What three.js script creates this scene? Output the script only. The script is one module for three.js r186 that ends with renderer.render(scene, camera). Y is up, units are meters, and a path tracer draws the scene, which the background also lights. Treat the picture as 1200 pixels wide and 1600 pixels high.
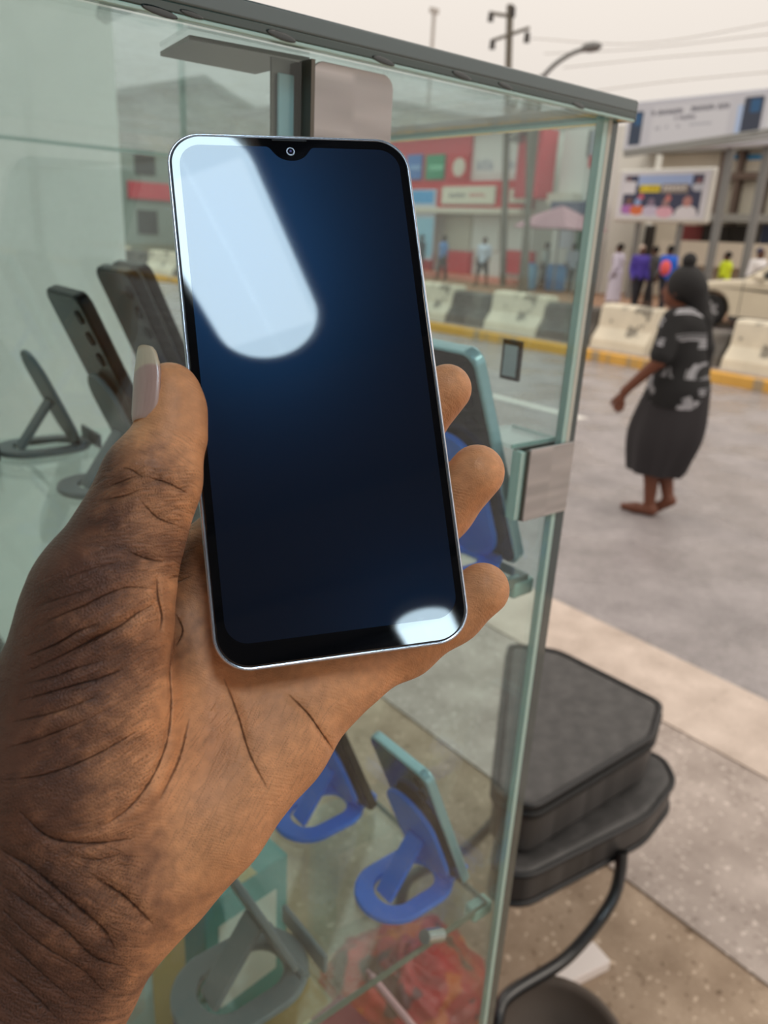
import * as THREE from 'three';
import { RoundedBoxGeometry } from 'three/addons/geometries/RoundedBoxGeometry.js';
import { mergeGeometries } from 'three/addons/utils/BufferGeometryUtils.js';
import { ImprovedNoise } from 'three/addons/math/ImprovedNoise.js';
import { RectAreaLightUniformsLib } from 'three/addons/lights/RectAreaLightUniformsLib.js';

// ------------------------------------------------------------------ camera, sky, light
RectAreaLightUniformsLib.init();
const scene = new THREE.Scene();
const FPX = 1202;                                                   // focal length in pixels of the 1200 x 1600 frame
const camera = new THREE.PerspectiveCamera(2 * Math.atan(800 / FPX) * 180 / Math.PI, 0.75, 0.02, 400);
camera.position.set(0, 1.6, 0);
camera.rotation.order = 'YXZ';
camera.rotation.set(-19.75 * Math.PI / 180, -40 * Math.PI / 180, 0.055);
camera.focus = 0.25;
camera.userData.fStop = 13;
camera.updateMatrixWorld(true);
const renderer = new THREE.WebGLRenderer({ antialias: true });
renderer.toneMapping = THREE.LinearToneMapping;
renderer.toneMappingExposure = 1.0;
renderer.shadowMap.enabled = true;

const perlin = new ImprovedNoise();
const noise = (x, y, z = 0) => perlin.noise(x, y, z);
const fbm = (x, y, z = 0, o = 4) => { let s = 0, a = 0.5, f = 1; for (let i = 0; i < o; i++) { s += a * noise(x * f, y * f, z + i * 7.3); a *= 0.5; f *= 2.03; } return s; };
let seed = 12345;
const rnd = () => { seed |= 0; seed = seed + 0x6D2B79F5 | 0; let t = Math.imul(seed ^ seed >>> 15, 1 | seed); t = t + Math.imul(t ^ t >>> 7, 61 | t) ^ t; return ((t ^ t >>> 14) >>> 0) / 4294967296; };
const lerp = (a, b, t) => a + (b - a) * t, clamp = (x, a = 0, b = 1) => Math.min(b, Math.max(a, x)), sstep = (a, b, x) => { const t = clamp((x - a) / (b - a)); return t * t * (3 - 2 * t); };

{ // overcast sky: an even warm grey sheet of cloud, a little brighter overhead
  const w = 256, h = 128, data = new Float32Array(w * h * 4);
  for (let j = 0; j < h; j++) for (let i = 0; i < w; i++) {
    const el = ((j + 0.5) / h - 0.5) * Math.PI, az = (i / w) * Math.PI * 2;
    const cx = Math.cos(el) * Math.cos(az), cz = Math.cos(el) * Math.sin(az), cy = Math.sin(el);
    const k = 1 + 0.10 * fbm(cx * 1.6 + 3, cz * 1.6, cy * 2.6, 3);
    const up = Math.max(0, cy), g = (0.70 + 0.80 * up) * k, o = (j * w + i) * 4;
    data[o] = g; data[o + 1] = g * 0.915; data[o + 2] = g * 0.83; data[o + 3] = 1;
  }
  const t = new THREE.DataTexture(data, w, h, THREE.RGBAFormat, THREE.FloatType);
  t.mapping = THREE.EquirectangularReflectionMapping; t.magFilter = t.minFilter = THREE.LinearFilter; t.wrapS = THREE.RepeatWrapping; t.needsUpdate = true;
  scene.background = t; scene.environment = t;
}
{ // the sun behind thick cloud: weak and very soft
  const sun = new THREE.DirectionalLight(0xfff2e2, 0.55);
  sun.name = 'clouded_sun'; sun.position.set(14, 22, 16); sun.target.position.set(3, 0, -3);
  sun.castShadow = true; sun.shadow.radius = 40; sun.shadow.mapSize.set(2048, 2048);
  Object.assign(sun.shadow.camera, { left: -30, right: 30, top: 30, bottom: -30, near: 1, far: 90 });
  scene.add(sun, sun.target);
}

// ------------------------------------------------------------------ measuring helpers (photo pixel -> world)
const V = (x, y, z) => new THREE.Vector3(x, y, z);
const EYE = camera.position.clone();
const ray = (px, py) => V((px - 600) / FPX, (800 - py) / FPX, -1).applyQuaternion(camera.quaternion);
const at = (px, py, t) => EYE.clone().addScaledVector(ray(px, py), t);
const onAxis = (px, py, k, v) => { const d = ray(px, py); return EYE.clone().addScaledVector(d, (v - EYE[k]) / d[k]); };
const onY = (px, py, y) => onAxis(px, py, 'y', y), onX = (px, py, x) => onAxis(px, py, 'x', x), onZ = (px, py, z) => onAxis(px, py, 'z', z);

// ------------------------------------------------------------------ building helpers
const taken = {};
const numbered = (n) => { const k = taken[n] = (taken[n] ?? -1) + 1; return k ? `${n}_${String(k).padStart(3, '0')}` : n; };
function tag(o, label, category, group, kind) { o.userData.label = label; if (category) o.userData.category = category; if (group) o.userData.group = group; if (kind) o.userData.kind = kind; return o; }
function thing(name, label, category, pos = [0, 0, 0], turn = 0, group) {
  const o = new THREE.Group(); o.name = numbered(name); o.position.set(...(pos.isVector3 ? pos.toArray() : pos)); o.rotation.y = turn; scene.add(o);
  return tag(o, label, category, group);
}
function obj(name, geo, mat, parent = scene) {
  if (Array.isArray(geo)) geo = merge(geo);
  const m = new THREE.Mesh(geo, mat); m.name = parent === scene ? numbered(name) : name; m.castShadow = m.receiveShadow = true; parent.add(m); return m;
}
const struct = (name, geo, mat, label) => { const m = obj(name, geo, mat); m.userData.kind = 'structure'; if (label) m.userData.label = label; return m; };
function merge(list) {
  const gs = list.map((g) => { g = g.index ? g.toNonIndexed() : g; for (const k of Object.keys(g.attributes)) if (!['position', 'normal', 'uv'].includes(k)) g.deleteAttribute(k); if (!g.attributes.uv) g.setAttribute('uv', new THREE.BufferAttribute(new Float32Array(g.attributes.position.count * 2), 2)); return g; });
  return gs.length === 1 ? gs[0] : mergeGeometries(gs);
}
function std(c, rough = 0.6, o = {}) { const { lin, ...r } = o; const m = new THREE.MeshPhysicalMaterial({ roughness: rough, ...r }); if (Array.isArray(c)) m.color.setRGB(...c); else m.color.set(c); return m; }
const box = (w, h, d, x = 0, y = 0, z = 0, r = 0) => (r ? new RoundedBoxGeometry(w, h, d, 2, Math.min(r, w / 2.01, h / 2.01, d / 2.01)) : new THREE.BoxGeometry(w, h, d)).translate(x, y, z);
const span = (x0, x1, y0, y1, z0, z1, r = 0) => box(Math.abs(x1 - x0), Math.abs(y1 - y0), Math.abs(z1 - z0), (x0 + x1) / 2, (y0 + y1) / 2, (z0 + z1) / 2, r);
const cyl = (r0, r1, h, x = 0, y = 0, z = 0, n = 20) => new THREE.CylinderGeometry(r0, r1, h, n).translate(x, y, z);
const tube = (pts, r, seg = 24, rad = 8) => new THREE.TubeGeometry(new THREE.CatmullRomCurve3(pts.map((p) => (p.isVector3 ? p : V(...p)))), seg, r, rad, false);
const rod = (a, b, r, n = 8) => { a = a.isVector3 ? a : V(...a); b = b.isVector3 ? b : V(...b); const d = b.clone().sub(a), g = new THREE.CylinderGeometry(r, r, d.length(), n); g.applyQuaternion(new THREE.Quaternion().setFromUnitVectors(V(0, 1, 0), d.clone().normalize())); const m = a.clone().add(b).multiplyScalar(0.5); return g.translate(m.x, m.y, m.z); };
function roundRect(w, h, r) { const s = new THREE.Shape(), x = -w / 2, y = -h / 2; s.moveTo(x + r, y); s.lineTo(x + w - r, y); s.absarc(x + w - r, y + r, r, -Math.PI / 2, 0); s.lineTo(x + w, y + h - r); s.absarc(x + w - r, y + h - r, r, 0, Math.PI / 2); s.lineTo(x + r, y + h); s.absarc(x + r, y + h - r, r, Math.PI / 2, Math.PI); s.lineTo(x, y + r); s.absarc(x + r, y + r, r, Math.PI, Math.PI * 1.5); return s; }
const extrude = (s, depth, bevel = 0, o = {}) => new THREE.ExtrudeGeometry(s, { depth: depth - 2 * bevel, bevelEnabled: bevel > 0, bevelSize: bevel, bevelThickness: bevel, bevelOffset: -bevel, bevelSegments: 3, curveSegments: 14, ...o }).translate(0, 0, -(depth - 2 * bevel) / 2);
function dataTex(w, h, fn, srgb = true) {
  const d = new Uint8Array(w * h * 4);
  for (let j = 0; j < h; j++) for (let i = 0; i < w; i++) { const c = fn(i, j), o = (j * w + i) * 4; d[o] = clamp(c[0], 0, 255); d[o + 1] = clamp(c[1], 0, 255); d[o + 2] = clamp(c[2], 0, 255); d[o + 3] = 255; }
  const t = new THREE.DataTexture(d, w, h); t.magFilter = THREE.LinearFilter; t.minFilter = THREE.LinearMipmapLinearFilter; t.generateMipmaps = true; t.wrapS = t.wrapT = THREE.RepeatWrapping; if (srgb) t.colorSpace = THREE.SRGBColorSpace; t.needsUpdate = true; return t;
}
function canvasTex(w, h, draw) { const c = document.createElement('canvas'); c.width = w; c.height = h; draw(c.getContext('2d'), w, h); const t = new THREE.CanvasTexture(c); t.colorSpace = THREE.SRGBColorSpace; return t; }
// uv in metres from two position axes
function planarUV(g, a = 'x', b = 'z', s = 1, oa = 0, ob = 0) { const p = g.attributes.position, k = { x: 0, y: 1, z: 2 }, uv = new Float32Array(p.count * 2); for (let i = 0; i < p.count; i++) { uv[2 * i] = (p.array[3 * i + k[a]] - oa) * s; uv[2 * i + 1] = (p.array[3 * i + k[b]] - ob) * s; } g.setAttribute('uv', new THREE.BufferAttribute(uv, 2)); return g; }

// ---- signed distance fields and a surface-nets mesher for bodies
const smin = (a, b, k) => { const h = Math.max(k - Math.abs(a - b), 0) / k; return Math.min(a, b) - h * h * k * 0.25; };
function cap(p, ax, ay, az, ra, bx, by, bz, rb) { // tapered capsule
  const bax = bx - ax, bay = by - ay, baz = bz - az, pax = p[0] - ax, pay = p[1] - ay, paz = p[2] - az;
  const h = clamp((pax * bax + pay * bay + paz * baz) / (bax * bax + bay * bay + baz * baz + 1e-12));
  const dx = pax - bax * h, dy = pay - bay * h, dz = paz - baz * h;
  return Math.sqrt(dx * dx + dy * dy + dz * dz) - (ra + (rb - ra) * h);
}
function chainSDF(list, k) { // list of [x,y,z,r]; neighbours joined
  return (p) => { let d = 1e9; for (let i = 0; i + 1 < list.length; i++) { const a = list[i], b = list[i + 1], e = cap(p, a[0], a[1], a[2], a[3], b[0], b[1], b[2], b[3]); d = d > 1e8 ? e : smin(d, e, k); } return d; };
}
const ell = (p, c, r) => { const x = (p[0] - c[0]) / r[0], y = (p[1] - c[1]) / r[1], z = (p[2] - c[2]) / r[2], k = Math.sqrt(x * x + y * y + z * z); return (k - 1) * Math.min(r[0], r[1], r[2]); };
function meshSDF(f, lo, hi, cell, polish = 2) {
  const n = [0, 1, 2].map((i) => Math.ceil((hi[i] - lo[i]) / cell) + 2), [nx, ny, nz] = n, val = new Float32Array(nx * ny * nz), P = [0, 0, 0];
  const id = (i, j, k) => (k * ny + j) * nx + i;
  // coarse pass skips cells far away from the surface
  const B = 4, far = cell * B * 1.9;
  for (let k = 0; k < nz; k += B) for (let j = 0; j < ny; j += B) for (let i = 0; i < nx; i += B) {
    P[0] = lo[0] + (i + B / 2) * cell; P[1] = lo[1] + (j + B / 2) * cell; P[2] = lo[2] + (k + B / 2) * cell;
    const c = f(P), skip = Math.abs(c) > far;
    for (let kk = k; kk < Math.min(k + B, nz); kk++) for (let jj = j; jj < Math.min(j + B, ny); jj++) for (let ii = i; ii < Math.min(i + B, nx); ii++) {
      if (skip) val[id(ii, jj, kk)] = c; else { P[0] = lo[0] + ii * cell; P[1] = lo[1] + jj * cell; P[2] = lo[2] + kk * cell; val[id(ii, jj, kk)] = f(P); }
    }
  }
  const vi = new Int32Array(nx * ny * nz).fill(-1), pos = [], idx = [];
  for (let k = 0; k < nz - 1; k++) for (let j = 0; j < ny - 1; j++) for (let i = 0; i < nx - 1; i++) {
    let m = 0, sx = 0, sy = 0, sz = 0, c = 0; const v = [];
    for (let q = 0; q < 8; q++) { v[q] = val[id(i + (q & 1), j + (q >> 1 & 1), k + (q >> 2))]; if (v[q] < 0) m |= 1 << q; }
    if (m === 0 || m === 255) continue;
    for (let q = 0; q < 8; q++) for (let a = 0; a < 3; a++) { const r = q | 1 << a; if (r === q) continue; if ((v[q] < 0) === (v[r] < 0)) continue; const t = v[q] / (v[q] - v[r]); sx += (q & 1) + (a === 0 ? t : 0); sy += (q >> 1 & 1) + (a === 1 ? t : 0); sz += (q >> 2) + (a === 2 ? t : 0); c++; }
    vi[id(i, j, k)] = pos.length / 3; pos.push(lo[0] + (i + sx / c) * cell, lo[1] + (j + sy / c) * cell, lo[2] + (k + sz / c) * cell);
  }
  const quad = (a, b, c, d, flip) => { if (a < 0 || b < 0 || c < 0 || d < 0) return; if (flip) idx.push(a, c, b, a, d, c); else idx.push(a, b, c, a, c, d); };
  for (let k = 1; k < nz - 1; k++) for (let j = 1; j < ny - 1; j++) for (let i = 1; i < nx - 1; i++) {
    const v0 = val[id(i, j, k)] < 0;
    if (v0 !== val[id(i + 1, j, k)] < 0) quad(vi[id(i, j - 1, k - 1)], vi[id(i, j, k - 1)], vi[id(i, j, k)], vi[id(i, j - 1, k)], !v0);
    if (v0 !== val[id(i, j + 1, k)] < 0) quad(vi[id(i - 1, j, k - 1)], vi[id(i - 1, j, k)], vi[id(i, j, k)], vi[id(i, j, k - 1)], !v0);
    if (v0 !== val[id(i, j, k + 1)] < 0) quad(vi[id(i - 1, j - 1, k)], vi[id(i, j - 1, k)], vi[id(i, j, k)], vi[id(i - 1, j, k)], !v0);
  }
  const nor = new Float32Array(pos.length), e = cell * 0.5;
  for (let s = 0; s < pos.length; s += 3) for (let it = 0; it <= polish; it++) {
    const p = [pos[s], pos[s + 1], pos[s + 2]], g = [0, 0, 0];
    for (let a = 0; a < 3; a++) { const q = p.slice(); q[a] += e; const u = f(q); q[a] -= 2 * e; g[a] = u - f(q); }
    const L = Math.hypot(...g) || 1;
    if (it < polish) { const d = clamp(f(p), -cell, cell); for (let a = 0; a < 3; a++) pos[s + a] -= g[a] / L * d * 0.9; } else for (let a = 0; a < 3; a++) nor[s + a] = g[a] / L;
  }
  const geo = new THREE.BufferGeometry(); geo.setAttribute('position', new THREE.BufferAttribute(new Float32Array(pos), 3)); geo.setAttribute('normal', new THREE.BufferAttribute(nor, 3)); geo.setAttribute('uv', new THREE.BufferAttribute(new Float32Array(pos.length / 3 * 2), 2)); geo.setIndex(idx);
  return geo;
}

// ------------------------------------------------------------------ the setting: street, pavements, canopy, walls
const asphaltMap = dataTex(512, 512, (i, j) => { const n = fbm(i / 60, j / 60, 1, 4), f = (rnd() - 0.5) * 26, p = fbm(i / 14, j / 14, 5, 2) * 16; const v = 150 + n * 34 + f + p; return [v * 1.005, v * 0.965, v * 0.97]; });
const asphaltRough = dataTex(512, 512, (i, j) => { const w = sstep(-0.12, 0.22, fbm(i / 90 + 4, j / 90, 9, 4)); const v = lerp(44, 118, w) + (rnd() - 0.5) * 22; return [v, v, v]; }, false);
const asphaltBump = dataTex(512, 512, () => { const v = rnd() * 255; return [v, v, v]; }, false);
for (const [t, r] of [[asphaltMap, 0.35], [asphaltRough, 0.22], [asphaltBump, 1.6]]) t.repeat.set(r, r);
const mRoad = new THREE.MeshPhysicalMaterial({ map: asphaltMap, roughnessMap: asphaltRough, roughness: 1, bumpMap: asphaltBump, bumpScale: 0.0012, ior: 1.5 });
const concreteTex = (base, spread, speck, dark) => dataTex(512, 512, (i, j) => { const n = fbm(i / 70, j / 70, base[0], 4) * spread, s = fbm(i / 9, j / 9, base[1], 2); const k = s > 0.27 ? speck : s < -0.3 ? -dark : 0, r = (rnd() - 0.5) * 18; return base.map((b) => b + n + k + r); });
const cTex1 = concreteTex([196, 180, 168], 36, 10, 20), cTex2 = concreteTex([168, 155, 147], 44, 40, 26), cTex3 = concreteTex([158, 137, 116], 60, 44, 40);
for (const t of [cTex1, cTex2, cTex3]) t.repeat.set(0.9, 0.9);
const mConc = [cTex1, cTex2, cTex3].map((t) => std('#ffffff', 0.62, { map: t, bumpMap: t, bumpScale: 0.002 }));
struct('road', planarUV(span(2.78, 140, -0.3, -0.012, -150, 60), 'x', 'z'), mRoad, 'wet grey asphalt road');
struct('kerb_strip', planarUV(span(2.34, 2.80, -0.3, 0.0, -40, 30), 'x', 'z'), mConc[0], 'pale concrete strip along the road edge');
struct('pavement', planarUV(span(1.60, 2.34, -0.3, -0.006, -40, 30), 'x', 'z'), mConc[1], 'grey worn concrete pavement');
struct('floor', planarUV(span(-6, 1.60, -0.3, -0.012, -40, 30), 'x', 'z'), mConc[2], 'brown stained concrete ground before the shop');
struct('pavement_far', planarUV(span(19.0, 30, -0.3, 0.02, -150, 60), 'x', 'z'), std('#cdb29c', 0.8, { map: cTex1 }), 'beige pavement across the street');
const mCream = std('#ffffff', 0.75, { map: dataTex(256, 256, (i, j) => { const n = fbm(i / 50, j / 50, 3, 4), s = n < -0.24 ? -70 : 0, v = 222 + n * 30 + s + (rnd() - 0.5) * 8; return [v, v * 0.965, v * 0.875]; }) });
mCream.map.repeat.set(0.5, 0.5);
const mBlackPaint = std('#ffffff', 0.8, { map: dataTex(256, 256, (i, j) => { const n = fbm(i / 40, j / 40, 8, 4), v = 92 + n * 50 + (rnd() - 0.5) * 10; return [v, v * 0.96, v * 0.9]; }) });
mBlackPaint.map.repeat.set(0.5, 0.5);
const mYellow = std('#ffffff', 0.7, { map: dataTex(128, 128, (i, j) => { const n = fbm(i / 22, j / 22, 2, 3); return n < -0.2 ? [170, 150, 120] : [222 + n * 30, 172 + n * 30, 82 + n * 20]; }) });
struct('trim_1', planarUV(span(9.86, 10.05, -0.1, 0.13, -120, 40, 0.02), 'z', 'x', 0.4), mYellow, 'yellow painted kerb at the foot of the median');
struct('trim_2', planarUV(span(10.05, 11.3, -0.1, 0.14, -120, 40), 'x', 'z'), mConc[1], 'concrete footing of the median');

// painted barrier blocks, cream and black in turn
const barrierSpans = [[640, 697, 1], [697, 756, 0], [757, 841, 1], [842, 926, 0], [927, 1016, 1], [1050, 1136, 0], [1139, 1235, 1]];
{
  const zs = barrierSpans.map(([a, b, c]) => [onX(a, 500, 10.25).z, onX(b, 520, 10.25).z, c]);
  let z = zs[0][0]; for (let i = 0; i < 12; i++) { zs.push([z - 2.15, z - 0.06, i % 2]); z -= 2.15; }
  zs.push([-2.7, -0.9, 0], [-0.8, 1.3, 1]);
  zs.forEach(([z0, z1, c], i) => {
    const L = z1 - z0, hgt = i === 5 ? 0.46 : c ? 0.66 : 0.58, s = new THREE.Shape([[-0.36, 0], [0.36, 0], [0.34, 0.14], [0.2, 0.32], [0.17, hgt - 0.04], [0.12, hgt], [-0.12, hgt], [-0.17, hgt - 0.04], [-0.2, 0.32], [-0.34, 0.14]].map((p) => new THREE.Vector2(...p)));
    const g = planarUV(extrude(s, L - 0.06, 0.015), 'z', 'y'); // profile in x, y; length along z
    const o = obj('barrier_block', g, c ? mCream : mBlackPaint); o.position.set(10.55, 0.13, (z0 + z1) / 2);
    const vis = i < 7, txt = ['cream barrier block on the median seen just right of the held phone', 'black barrier block left of the cream block behind the phone on display', 'cream barrier block with a stained face above the phone on display', 'black barrier block ending at the glass case corner', 'cream barrier block just right of the glass case edge', 'dark weathered barrier block behind the walking woman', 'cream barrier block below the cream car, at the right edge'][i];
    const ord = ['first', 'second', 'third', 'fourth', 'fifth', 'sixth', 'seventh', 'eighth', 'ninth', 'tenth', 'eleventh', 'twelfth'][i - 7];
    tag(o, vis ? txt : ord ? `${c ? 'cream' : 'black'} barrier block, ${ord} up the street from the block beside the held phone` : i === 19 ? 'black barrier block just past the right edge of the photo' : 'cream barrier block well past the right edge of the photo', 'barrier', vis ? 'median barrier blocks' : 'further median barrier blocks');
  });
  const mk = std('#d8d6d0', 0.6); // lane mark
  const p = onY(822, 632, -0.012); tag(obj('lane_mark', box(0.14, 0.006, 1.5, p.x, -0.010, p.z), mk), 'white dashed lane mark on the wet road, seen through the glass', 'road marking');
}

// shop wall, partition wall and canopy behind and beside the photographer
const plaster = dataTex(256, 256, (i, j) => { const n = fbm(i / 60, j / 60, 6, 4), v = 232 + n * 18 + (rnd() - 0.5) * 5; return [v * 0.985, v, v * 0.985]; });
plaster.repeat.set(0.5, 0.5);
const mPlaster = std('#ffffff', 0.8, { map: plaster });
struct('wall_left', planarUV(span(-2.2, 0.86, 0, 3.0, -2.35, -2.2), 'x', 'y'), mPlaster, 'pale plastered partition wall behind the glass case');
struct('wall_back', planarUV(span(-2.35, -2.2, 0, 3.0, -2.35, 5), 'z', 'y'), mPlaster, 'pale shop wall');
const mCanopy = std('#4a5262', 0.7);
struct('ceiling', [span(-2.35, 0.95, 2.64, 2.70, -1.2, 5), ...[...Array(13)].map((_, i) => span(-2.2, 0.9, 2.60, 2.64, -1.1 + i * 0.48, -1.06 + i * 0.48))], mCanopy, 'dark canopy over the shop front');

// capsule lamps under the canopy (their reflections show on the phone screen)
{
  const capsule = (L, w, d) => extrude(roundRect(w, L, w / 2 * 0.999), d, 0.012).rotateX(Math.PI / 2);
  const mk = (z, label) => {
    const t = thing('ceiling_lamp', label, 'lamp', [-0.12, 2.6, z], 0, 'canopy lamps');
    obj('housing', capsule(0.56, 0.235, 0.04).translate(0, -0.005, 0), std('#e8e8e8', 0.5), t);
    const glow = new THREE.MeshStandardMaterial({ color: '#ffffff', emissive: new THREE.Color(0.66, 0.87, 1.0), emissiveIntensity: 17 });
    obj('diffuser', capsule(0.50, 0.20, 0.03).translate(0, -0.025, 0), glow, t);
    const a = new THREE.RectAreaLight(new THREE.Color(0.86, 0.94, 1.0), 2.0, 0.18, 0.36); a.position.set(0, -0.045, 0); a.rotation.x = -Math.PI / 2; t.add(a);
  };
  mk(0.47, 'white capsule lamp mirrored large in the upper left of the phone screen'); mk(2.28, 'white capsule lamp mirrored small in the lower right corner of the phone screen');
}

// ------------------------------------------------------------------ far side of the street
const XF = 24.6;
const rect = (x0, y0, x1, y1, X = XF) => { const my = (y0 + y1) / 2, mx = (x0 + x1) / 2; return { z0: onX(x0, my, X).z, z1: onX(x1, my, X).z, y1: onX(mx, y0, X).y, y0: onX(mx, y1, X).y }; };
const slab = (r, X0, X1, bev = 0) => span(X0, X1, r.y0, r.y1, r.z0, r.z1, bev);
const proud = (px, X = XF, d = 0.12, bev = 0) => slab(rect(...px, X), X - d, X, bev);
const C = { red: std('#cf4450', 0.6), redDeep: std('#c8202c', 0.6), white: std('#dfe0da', 0.7), cream: std('#d9d2c2', 0.7), grey: std('#9a9c98', 0.7), dark: std('#3c3836', 0.7), brown: std('#6a5a50', 0.7), blue: std('#3c78c0', 0.5), green: std('#1f9468', 0.5), greenDoor: std('#3d7c5c', 0.6), steel: std('#7e7f7e', 0.5), pole: std('#6f6a60', 0.8), shutter: std('#c9c4b4', 0.55), salmon: std('#e79a8c', 0.6), navy: std('#46506e', 0.6), lilac: std('#c8ccd8', 0.6), yellow: std('#e6d22a', 0.6), skyblue: std('#3ca0dc', 0.5), teal: std('#7fb0a0', 0.6) };
const scribble = (ctx, x0, x1, y, h, col, n) => { ctx.fillStyle = col; const w = (x1 - x0) / n; for (let i = 0; i < n; i++) { const a = x0 + i * w; if (rnd() < 0.12) continue; ctx.fillRect(a, y - h / 2, w * 0.28, h * (0.7 + 0.3 * rnd())); ctx.fillRect(a + w * 0.5, y - h / 2 + h * 0.3 * rnd(), w * 0.2, h * 0.7); ctx.fillRect(a, y - h / 2 + (rnd() < 0.5 ? 0 : h * 0.4), w * 0.66, h * 0.22); } };
const printed = (tex, rough = 0.5) => new THREE.MeshPhysicalMaterial({ map: tex, roughness: rough });
// a flat printed face looking to -x, at real size
function printFace(r, X, tex) { const g = new THREE.PlaneGeometry(Math.abs(r.z1 - r.z0), r.y1 - r.y0).rotateY(-Math.PI / 2); g.translate(X, (r.y0 + r.y1) / 2, (r.z0 + r.z1) / 2); return [g, printed(tex)]; }

{ // red phone shop
  const b = thing('shop_building', 'red fronted shop with coloured square signs, seen through the glass case', 'building', [0, 0, 0]);
  const top = 206;
  obj('wall', slab({ ...rect(560, top, 836, 440), y0: 0 }, XF, XF + 8), C.white, b);
  obj('roof', span(XF - 0.5, XF + 8.2, rect(560, top, 836, 440).y1, rect(560, top, 836, 440).y1 + 0.25, rect(560, top, 836, 440).z0 - 0.2, rect(560, top, 836, 440).z1 + 0.2), C.grey, b);
  obj('upper_panel', proud([560, 212, 738, 292], XF, 0.15), C.red, b);
  for (const [x0, x1, m, lab] of [[638, 661, C.blue, 'blue square sign'], [668, 696, C.green, 'green square sign'], [703, 733, C.redDeep, 'red square sign with a white disc']]) {
    const s = obj('square_sign', proud([x0, 242, x1, 281], XF - 0.15, 0.12, 0.02), m, b); s.userData.label = lab;
    if (m === C.redDeep) { const r = rect(x0, 242, x1, 281, XF - 0.27), c = cyl(0.36, 0.36, 0.05, 0, 0, 0, 24).rotateZ(Math.PI / 2).translate(XF - 0.29, (r.y0 + r.y1) / 2, (r.z0 + r.z1) / 2); obj('disc', c, C.cream, s); }
    else { const r = rect(x0 + 3, 258, x1 - 3, 266, XF - 0.27); obj('lettering_bar', slab(r, XF - 0.29, XF - 0.27), m === C.blue ? std('#7fa8d8', 0.5) : std('#78c8a0', 0.5), s); }
  }
  const f = obj('fascia', proud([560, 286, 836, 326], XF, 0.7), C.redDeep, b);
  for (const [x0, x1, y0, y1] of [[692, 776, 291, 320], [798, 832, 295, 318]]) {
    const r = rect(x0, y0, x1, y1, XF - 0.7), sg = obj('name_board', slab(r, XF - 0.80, XF - 0.7, 0.04), C.cream, f);
    const [g, m] = printFace({ z0: lerp(r.z0, r.z1, 0.04), z1: lerp(r.z0, r.z1, 0.96), y0: lerp(r.y0, r.y1, 0.12), y1: lerp(r.y0, r.y1, 0.88) }, XF - 0.805, canvasTex(256, 96, (c) => { c.fillStyle = '#e2dcc8'; c.fillRect(0, 0, 256, 96); scribble(c, 34, 122, 50, 30, '#3c3a52', 5); scribble(c, 122, 222, 50, 30, '#c03a44', 5); }));
    obj('name_print', g, m, f);
  }
  obj('ledge', proud([560, 326, 836, 334], XF, 0.9), C.cream, b);
  const p = obj('poster', proud([640, 296, 680, 405], XF - 0.71, 0.06), C.lilac, b); p.userData.label = 'blue poster beside the shop door';
  obj('poster_top', proud([642, 298, 678, 318], XF - 0.77, 0.02), C.skyblue, b); obj('poster_foot', proud([648, 340, 676, 400], XF - 0.77, 0.02), std('#8fc4dc', 0.5), b);
  for (const [x0, x1] of [[696, 738], [741, 782], [800, 826]]) {
    const r = rect(x0, 337, x1, 392), d = obj('shutter', slab(r, XF - 0.1, XF), x0 > 740 ? C.white : C.shutter, b);
    for (let i = 1; i < 9; i++) { const y = lerp(r.y0, r.y1, i / 9); obj('shutter_slat', span(XF - 0.13, XF - 0.1, y - 0.05, y + 0.03, r.z0, r.z1), x0 > 740 ? C.white : C.shutter, d); }
  }
  for (const [x0, x1] of [[560, 678], [696, 738], [790, 836]]) obj('base_panel', proud([x0, 392, x1, 428], XF, 0.25), C.redDeep, b);
  obj('step', span(XF - 1.2, XF, 0.02, 0.22, rect(560, 400, 836, 430).z0, rect(560, 400, 836, 430).z1), C.salmon, b);
  const lr = rect(744, 244, 830, 274); const [g, m] = printFace(lr, XF - 0.02, canvasTex(256, 96, (c) => { c.fillStyle = '#dfe0da'; c.fillRect(0, 0, 256, 96); scribble(c, 8, 90, 46, 62, '#8f98a8', 3); scribble(c, 130, 250, 46, 50, '#9aa2ae', 4); }));
  obj('wall_lettering', g, m, b);
  obj('pillar', proud([832, 206, 868, 312], XF, 0.9), C.red, b);
}
{ // white shops to the right of it
  const b = thing('white_building', 'white two storey shop behind the pink parasol, seen through the glass', 'building');
  const r0 = rect(869, 200, 958, 440);
  obj('wall', slab({ ...r0, y0: 0 }, XF, XF + 2.2), C.white, b);
  obj('window', proud([926, 205, 944, 245], XF, 0.08), C.lilac, b); obj('window_frame', proud([922, 204, 926, 246], XF, 0.14), C.steel, b);
  obj('ledge', proud([868, 303, 908, 320], XF, 0.5), C.cream, b);
  obj('awning', proud([890, 318, 942, 342], XF, 1.1), C.navy, b);
  obj('window', proud([876, 352, 897, 388], XF, 0.06), C.lilac, b);
  const d = obj('door', proud([902, 354, 930, 416], XF, 0.1), C.greenDoor, b); for (let i = 0; i < 4; i++) obj('door_rib', proud([905 + i * 6, 356, 907 + i * 6, 415], XF - 0.1, 0.04), C.greenDoor, d);
  obj('red_sign', proud([925, 244, 944, 262], XF, 0.2), C.red, b);
}
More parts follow.
